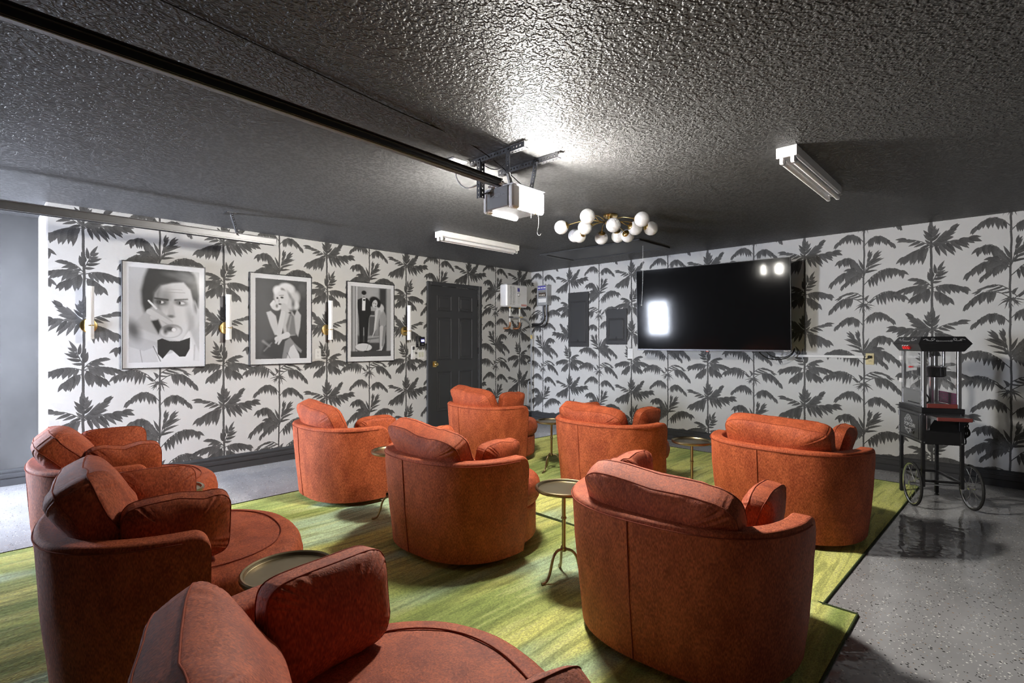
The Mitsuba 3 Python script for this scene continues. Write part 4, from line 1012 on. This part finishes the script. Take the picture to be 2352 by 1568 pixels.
# ------------------------------------------------------------------ fluorescent fixtures
def fluoro(x, y0, y1, lab):
    k = thing('fluorescent_light', lab, 'ceiling light', 'fluorescent ceiling lights')
    w = .105
    prof = Polygon([(-w / 2, H), (-w / 2, H - .050), (-w / 2 + .012, H - .056), (-.018, H - .045), (.018, H - .045), (w / 2 - .012, H - .056), (w / 2, H - .050), (w / 2, H)])
    m = extr(prof, y1 - y0 - .02)
    F = np.array([[1, 0, 0, x], [0, 0, -1, y1 - .01], [0, 1, 0, 0], [0, 0, 0, 1.0]])
    add('housing', xf(m, F), 'white_enamel', k, False)
    for y in (y0, y1 - .012):
        add('end_plate', bx(x - w / 2 - .004, x + w / 2 + .004, y, y + .012, H - .062, H, .002), 'white_enamel', k, False)
    for s in (-.030, .030):
        add('tube', rod((x + s, y0 + .035, H - .078), (x + s, y1 - .035, H - .078), .0165, n=20), 'tube_glass', k, 40)
        for y in (y0 + .012, y1 - .034):
            add('tube_holder', [bx(x + s - .013, x + s + .013, y, y + .022, H - .096, H - .05, .005)], 'white_enamel', k, False)
            add('tube_cap', rod((x + s, y + (.022 if y < (y0 + y1) / 2 else 0), H - .078), (x + s, y + (.040 if y < (y0 + y1) / 2 else -.018), H - .078), .0172, n=20), 'brushed_steel', k, 40)
fluoro(-.925, 3.275, 4.42, 'white twin tube fluorescent light on the ceiling at the right')
fluoro(-4.235, 3.29, 4.46, 'white twin tube fluorescent light on the ceiling at the left')

# ------------------------------------------------------------------ chandelier
k = thing('chandelier', 'brass ceiling light with curved arms and twelve white glass globes', 'chandelier')
cx, cy = -2.572, 3.95
add('canopy', lathe([(0, H), (.062, H), (.066, H - .010), (.060, H - .022), (.0, H - .022)], 40).apply_translation([cx, cy, 0]), 'polished_brass', k)
add('hub', [lathe([(0, H - .020), (.018, H - .022), (.020, H - .05), (.045, H - .056), (.050, H - .070), (.044, H - .084), (0, H - .086)], 36).apply_translation([cx, cy, 0])], 'polished_brass', k)
cx, cy = -2.58, 3.90
GL = [(-2.962, 3.728, 2.352), (-2.527, 3.533, 2.345), (-2.746, 3.799, 2.328), (-3.065, 4.071, 2.341), (-2.977, 4.030, 2.318), (-2.877, 4.256, 2.318), (-2.491, 3.870, 2.322), (-2.765, 4.378, 2.338), (-2.662, 4.392, 2.330), (-2.442, 4.159, 2.334), (-2.239, 3.923, 2.341), (-2.36, 4.296, 2.341)]
for i, g in enumerate(GL):
    g = np.array(g); c = np.array([cx, cy, 2.378])
    e = c - g; e[2] = 0; L = np.linalg.norm(e); e = e / max(L, 1e-6)
    up = .95 if i in (5, 7, 2, 6) else .25
    d = e + np.array([0, 0, up]); d /= np.linalg.norm(d)
    tip = g + d * .064
    st = c - e * .045 + np.array([0, 0, -.004 * (i % 3)])
    add('arm', tube(bez([st, st - e * .35 * L + [0, 0, .028], tip + d * .11, tip + d * .012], 18), .0042, 8), 'polished_brass', k, True)
    kg = add('globe', trimesh.creation.icosphere(4, .064).apply_translation(g), 'opal_glass', k, True, label='white glass globe')
    F = np.eye(4); F[:3, 2] = d; q = np.cross(d, [0, 1, 0.2]); q /= np.linalg.norm(q); F[:3, 0] = q; F[:3, 1] = np.cross(d, q); F[:3, 3] = g
    add('cap', xf(lathe([(0, .078), (.009, .077), (.012, .070), (.026, .0655), (.034, .056), (.033, .053), (0, .053)], 28), F), 'polished_brass', kg, 35, label='brass cap')

# ------------------------------------------------------------------ popcorn cart: local x along its front, y into its depth
PH = .4606
FC = M4(-.4693, 5.1482, 0, PH)
W_, D_ = .252, .400
k = thing('popcorn_cart', 'black popcorn machine on a tall cart with two spoked wheels', 'popcorn machine')
def pc(name, mesh, bs, parent=k, smooth=False, label=None):
    return add(name, xf(cat(mesh), FC), bs, parent, smooth, label=label)
b_ = .0155
for x, y, z0 in ((0, 0, .155), (W_, 0, .155), (0, D_, .018), (W_, D_, .018)):
    lg = pc('leg', bx(x - b_ / 2 - .004, x + b_ / 2 + .004, y - b_ / 2 - .004, y + b_ / 2 + .004, z0, .735, .002), 'black_satin')
    if z0 < .1:
        pc('foot', lathe([(0, .02), (.009, .02), (.009, .008), (.016, .006), (.017, 0), (0, 0)], 20).apply_translation([x, y, 0]), 'black_rubber', lg, 35)
# low stretcher frame with a tray
pc('stretcher', [bx(0, W_, -.008, .008, .192, .210, .002), bx(0, W_, D_ - .008, D_ + .008, .192, .210, .002), bx(-.008, .008, 0, D_, .192, .210, .002), bx(W_ - .008, W_ + .008, 0, D_, .192, .210, .002)], 'black_satin')
pc('low_shelf', bx(.008, W_ - .008, .008, D_ - .008, .194, .199), 'black_gloss')
# wheels
RW = .172
pc('axle', rod((-.085, .012, RW), (W_ + .085, .012, RW), .006), 'chrome', smooth=40)
for sx in (-.066, W_ + .066):
    F = M4(sx, .012, RW) @ M4(ry=R90)
    wk = pc('wheel', xf(trimesh.creation.torus(RW - .008, .0095, 56, 12), F), 'black_rubber', smooth=True, label='black tyre wheel')
    pc('rim', xf(lathe([(RW - .017, -.007), (RW - .013, -.008), (RW - .013, .008), (RW - .017, .007), (RW - .022, .004), (RW - .022, -.004), (RW - .017, -.007)], 56), F), 'chrome', wk, 40, label='chrome rim')
    pc('hub', xf(cat([rod((0, 0, -.024), (0, 0, .024), .012, n=18), rod((0, 0, -.020), (0, 0, -.016), .019, n=18), rod((0, 0, .016), (0, 0, .020), .019, n=18)]), F), 'chrome', wk, 40)
    for i in range(12):
        a = i * math.pi / 6; s = 1 if i % 2 else -1; a2 = a + s * .35
        pc('spoke', xf(rod((.015 * math.cos(a2), .015 * math.sin(a2), s * .018), ((RW - .02) * math.cos(a), (RW - .02) * math.sin(a), 0), .0018, n=6), F), 'chrome', wk, True)
# lower cabinet
x0, x1, y0, y1, z0, z1 = -.010, W_ + .010, -.010, D_ + .010, .490, .772
pc('cabinet', [bx(x0, x1, y0, y1, z0, z1, .004)], 'black_satin')
pc('top_band', bx(x0 - .004, x1 + .004, y0 - .004, y1 + .004, .736, .774, .002), 'black_gloss')
dk = pc('cabinet_door', [bx(x0 - .008, x0, y0 + .014, y1 - .014, z0 + .012, .728, .003)], 'charcoal_matte', label='dark cabinet door with printed emblem')
pc('door_rim', [bx(x0 - .012, x0 - .007, y0 + .030, y0 + .040, z0 + .03, .71, .002), bx(x0 - .012, x0 - .007, y1 - .040, y1 - .030, z0 + .03, .71, .002), bx(x0 - .012, x0 - .007, y0 + .03, y1 - .03, .702, .712, .002), bx(x0 - .012, x0 - .007, y0 + .03, y1 - .03, z0 + .028, z0 + .038, .002)], 'black_satin', dk)
for y, z in ((y0 + .006, z0 + .02), (y0 + .006, .722), (y1 - .006, z0 + .02), (y1 - .006, .722)):
    pc('bolt', rod((x0 - .008, y, z), (x0 + .0, y, z), .006, n=10), 'chrome', smooth=35)
for x, z in ((.004, .722), (.004, .505), (W_ - .004, .505)):
    pc('bolt', rod((x, y0 - .004, z), (x, y0, z), .005, n=10), 'chrome', smooth=35)
for z in (.555, .685):
    pc('hinge', [bx(x0 - .012, x0 - .004, y1 - .030, y1 - .004, z - .022, z + .022, .002)] + [rod((x0 - .014, y1 - .017, z + s), (x0 - .008, y1 - .017, z + s), .004, n=8) for s in (-.012, .012)], 'brushed_steel', dk)
pc('knob', [rod((x0 - .008, .105, .575), (x0 - .022, .105, .575), .006), lathe([(0, .012), (.016, .009), (.018, 0), (0, -.004)], 20).apply_transform(M4(x0 - .024, .105, .575, ry=-R90))], 'chrome', dk, 35)
# emblem: local frame on the door, x to the right as seen from outside
FE = np.array([[0, 0, -1, x0 - .0082], [-1, 0, 0, .215], [0, 1, 0, .615], [0, 0, 0, 1.0]])
em = []
em.append(xf(meshkit.text_mesh('POPCORN', .030, .0008, True), FE @ M4(-.077, -.016, 0)))
pc('lettering', em, 'silver_print', dk, label='silver POPCORN lettering')
sw = []
ringp = lambda cx_, cy_, r, a0, a1, w, n=18: [(cx_ + r * math.cos(a), cy_ + r * math.sin(a), 0) for a in np.linspace(a0, a1, n)]
def ribbon(pts, w, F):
    p = np.array(pts)[:, :2]
    from shapely.geometry import LineString
    return xf(extr(LineString(p).buffer(w / 2, 4), .0008), F)
sw.append(ribbon(ringp(0, .055, .026, 0, 6.28, .004), .004, FE)); sw.append(ribbon(ringp(0, .055, .016, 0, 6.28, .002), .002, FE))
sw.append(ribbon([(-.007, .060), (0, .044), (.007, .060)], .004, FE))
for s in (-1, 1):
    sw.append(ribbon(ringp(s * .038, .035, .013, -1, 4.2, .003), .004, FE)); sw.append(ribbon(ringp(s * .062, .028, .009, -1, 4.2, .003), .004, FE))
    sw.append(ribbon([(s * .028, .070), (s * .042, .060), (s * .055, .045), (s * .074, .038)], .005, FE))
    sw.append(ribbon([(s * .070, -.028), (s * .045, -.036), (s * .02, -.034), (0, -.040)], .005, FE))
    sw.append(ribbon(ringp(s * .030, -.050, .010, 0, 4.5, .003), .004, FE)); sw.append(ribbon(ringp(s * .052, -.046, .007, 0, 4.5, .003), .003, FE))
    sw.append(ribbon([(s * .018, -.060), (s * .008, -.066), (0, -.078)], .005, FE))
pc('emblem', sw, 'silver_print', dk, label='silver scrollwork emblem')
# fold-down shelf with a red edge
SH = [(-.012, .700), (-.012, .722), (-.165, .722), (-.172, .716), (-.172, .704), (-.165, .700)]
m = extr(Polygon([(y, z) for y, z in SH]), W_ - .035)
Fs = np.array([[0, 0, 1, .022], [1, 0, 0, 0], [0, 1, 0, 0], [0, 0, 0, 1.0]])
sk = pc('shelf', [xf(m, Fs)], 'brushed_steel', label='fold-down shelf')
pc('shelf_edge', [bx(.020, W_ - .011, -.182, -.170, .696, .724, .004)], 'red_trim', sk, label='red front edge of the shelf')
for x in (.020, W_ - .020):
    br = extr(Polygon([(-.012, .60), (-.012, .70), (-.135, .70)]), .004)
    pc('bracket', [xf(br, np.array([[0, 0, 1, x], [1, 0, 0, 0], [0, 1, 0, 0], [0, 0, 0, 1.0]])), bx(x - .004, x + .020, -.018, -.010, .60, .715, .002)], 'chrome' if x < .1 else 'black_satin', sk)
# popper case: posts, steel lower panel, panes, hood
zc, zt = .774, 1.222
pw = .026
for x in (0, W_):
    for y in (0, D_):
        ax, bx_ = (x, x + pw) if x == 0 else (x - pw, x)
        ay, by_ = (y, y + pw) if y == 0 else (y - pw, y)
        pc('corner_post', [bx(ax, bx_, ay, by_, zc, zt, .003)], 'brushed_steel', label='aluminium corner post')
pc('case_floor', [bx(.004, W_ - .004, .004, D_ - .004, zc, zc + .016, .002)], 'brushed_steel')
pc('front_sill', [bx(.026, W_ - .026, -.002, .012, zc, zc + .034, .003)], 'red_trim', label='dark red sill')
pc('side_panel', [bx(.000, .006, .026, D_ - .026, zc + .012, .900, .001), bx(-.002, .010, .026, D_ - .026, .896, .908, .002)], 'brushed_steel', label='steel lower panel of the side')
pc('drawer_pull', [bx(-.006, .002, .06, .26, zc + .022, zc + .030, .002)], 'black_satin')
def glass(name, a, b, c, d):
    return add(name, xf(trimesh.Trimesh([a, b, c, d], [[0, 1, 2], [0, 2, 3]], process=False), FC), 'clear_pane', k, False)
glass('pane', [.003, .03, .908], [.003, D_ - .03, .908], [.003, D_ - .03, zt], [.003, .03, zt])
glass('pane', [.026, .004, zc + .034], [W_ - .026, .004, zc + .034], [W_ - .026, .004, zt], [.026, .004, zt])
glass('pane', [W_ - .003, .03, zc], [W_ - .003, D_ - .03, zc], [W_ - .003, D_ - .03, zt], [W_ - .003, .03, zt])
pc('door_frame', [bx(-.003, .005, D_ - .040, D_ - .028, .908, zt, .001), bx(-.003, .005, .028, .036, .908, zt, .001)], 'grey_metal')
for z in (.965, 1.155):
    pc('pane_hinge', [bx(-.014, .002, D_ - .022, D_ + .012, z - .018, z + .018, .003)], 'white_plastic', label='white hinge')
# hood: lower slope, upper slope
def frustum(a, b):
    P = []
    for o, z in (a, b):
        P += [[-o, -o, z], [W_ + o, -o, z], [W_ + o, D_ + o, z], [-o, D_ + o, z]]
    return trimesh.convex.convex_hull(np.array(P))
hk = pc('hood', [frustum((.012, 1.218), (.045, 1.276)), frustum((.048, 1.276), (.048, 1.281)), frustum((.046, 1.281), (.014, 1.335))], 'black_satin', label='black flared hood')
# switches on the left lower slope
sl = math.atan2(.033, .058)
for i in range(3):
    y = .255 - i * .045
    F = M4(-.030, y, 1.246) @ M4(ry=-sl)
    sw_ = pc('switch', xf(bx(-.012, .004, -.014, .014, -.012, .012, .003), F), 'red_plastic', hk, label='red rocker switch')
    pc('indicator', xf(bx(-.010, .004, -.003, .003, .018, .024, .001), F), 'white_plastic', hk)
# scrolls on the upper slopes
def scroll(F, L):
    out = []
    for s in (-1, 1):
        e = s * L / 2
        out.append(ribbon([(e * 1.0, .002), (e * .86, .010), (e * .74, -.006), (e * .58, -.008), (e * .48, .004)], .0036, F))
        out.append(ribbon(ringp(e * .52, .006, .010, -.5, 4.6, .003), .0036, F)); out.append(ribbon(ringp(e * .80, .001, .007, 1, 5.5, .003), .003, F))
        out.append(ribbon(ringp(e * .34, -.009, .006, 0, 5, .003), .003, F))
    out.append(ribbon([(-L * .15, -.010), (L * .15, -.010)], .004, F))
    return out
us = math.atan2(.032, .054)
c, s = math.cos(us), math.sin(us)
Ff = np.array([[1, 0, 0, W_ / 2], [0, s, -c, -.0315], [0, c, s, 1.308], [0, 0, 0, 1.0]])
pc('scrollwork', scroll(Ff, .27), 'silver_print', hk, label='silver scrollwork')
Fl = np.array([[0, s, -c, -.0315], [-1, 0, 0, D_ / 2], [0, c, s, 1.308], [0, 0, 0, 1.0]])
pc('scrollwork', scroll(Fl, .34), 'silver_print', hk, label='silver scrollwork')
# inside: pillar, kettle, crank, chute, notice
pc('pillar', [rod((.172, .30, zc + .016), (.172, .30, zt), .018, n=20)], 'chrome', smooth=40)
kt = pc('kettle', lathe([(0, 1.012), (.084, 1.012), (.092, 1.018), (.093, 1.090), (.096, 1.096), (.093, 1.100), (0, 1.100)], 44).apply_translation([.122, .165, 0]), 'black_gloss', smooth=35, label='dark steel kettle')
pc('kettle_rim', lathe([(.0935, 1.090), (.098, 1.094), (.098, 1.099), (.0935, 1.101)], 44).apply_translation([.122, .165, 0]), 'chrome', kt, 35)
pc('stirrer_rod', rod((.105, .165, 1.10), (.105, .165, zt), .004), 'chrome', kt, 40)
pc('handle', [rod((.045, .165, 1.085), (-.0 + .02, .235, 1.085), .004)], 'chrome', kt, 40)
pc('handle_grip', rod((.022, .23, 1.085), (.012, .275, 1.085), .008), 'red_plastic', kt, 40, label='red grip')
pc('hanger_arm', [bx(.196, .212, .155, .175, 1.07, zt, .003), bx(.055, .066, .155, .175, 1.16, zt, .002), bx(.12, .17, .27, .31, 1.165, 1.215, .006)], 'brushed_steel')
pc('lamp_shade', [lathe([(0, 1.215), (.02, 1.213), (.034, 1.178), (.030, 1.178), (0, 1.20)], 24).apply_translation([.165, .20, 0])], 'brushed_steel', smooth=35)
pc('kettle_cord', tube(spline([(.03, .19, .93), (.055, .16, .90), (.085, .13, .85), (.085, .12, .81), (.055, .13, .796), (.03, .16, .80)], 30), .005, 8), 'black_rubber', smooth=True)
pc('scoop', [bx(.03, .10, .18, .25, zc + .016, zc + .05, .012)], 'black_satin')
pc('notice', [bx(W_ - .010, W_ - .006, .045, .345, zc + .02, zc + .112), ], 'purple_label', label='purple notice behind the glass')
pc('notice_text', [bx(W_ - .0108, W_ - .0098, .07 + .065 * (i % 4), .122 + .065 * (i % 4), zc + .090 - .018 * (i // 4), zc + .097 - .018 * (i // 4)) for i in range(16)], 'dark_print')
# bundled power cord on the right side
cp = []
for i in range(4):
    o = .006 * (i - 1.5)
    cp.append(tube(spline([(x1 + .016 + o, .02, .66), (x1 + .022 + o, .035, .60), (x1 + .030 - o, .05, .545), (x1 + .034 + o, .03, .56), (x1 + .028 + o, .015, .62), (x1 + .020 - o, .022, .655)], 24), .0046, 7))
cp += [tube(spline([(x1, -.05, .705), (x1 + .018, -.03, .69), (x1 + .024, .0, .66), (x1 + .018, .02, .62)], 18), .0046, 7), tube(spline([(x1 + .03, .04, .55), (x1 + .02, .01, .52), (x1 + .006, -.004, .505), (x1 - .002, -.004, .508)], 18), .0046, 7), bx(x1 + .012, x1 + .036, .015, .045, .595, .607, .003)]
pc('cord_bundle', cp, 'black_rubber', smooth=True, label='bundled black power cord')
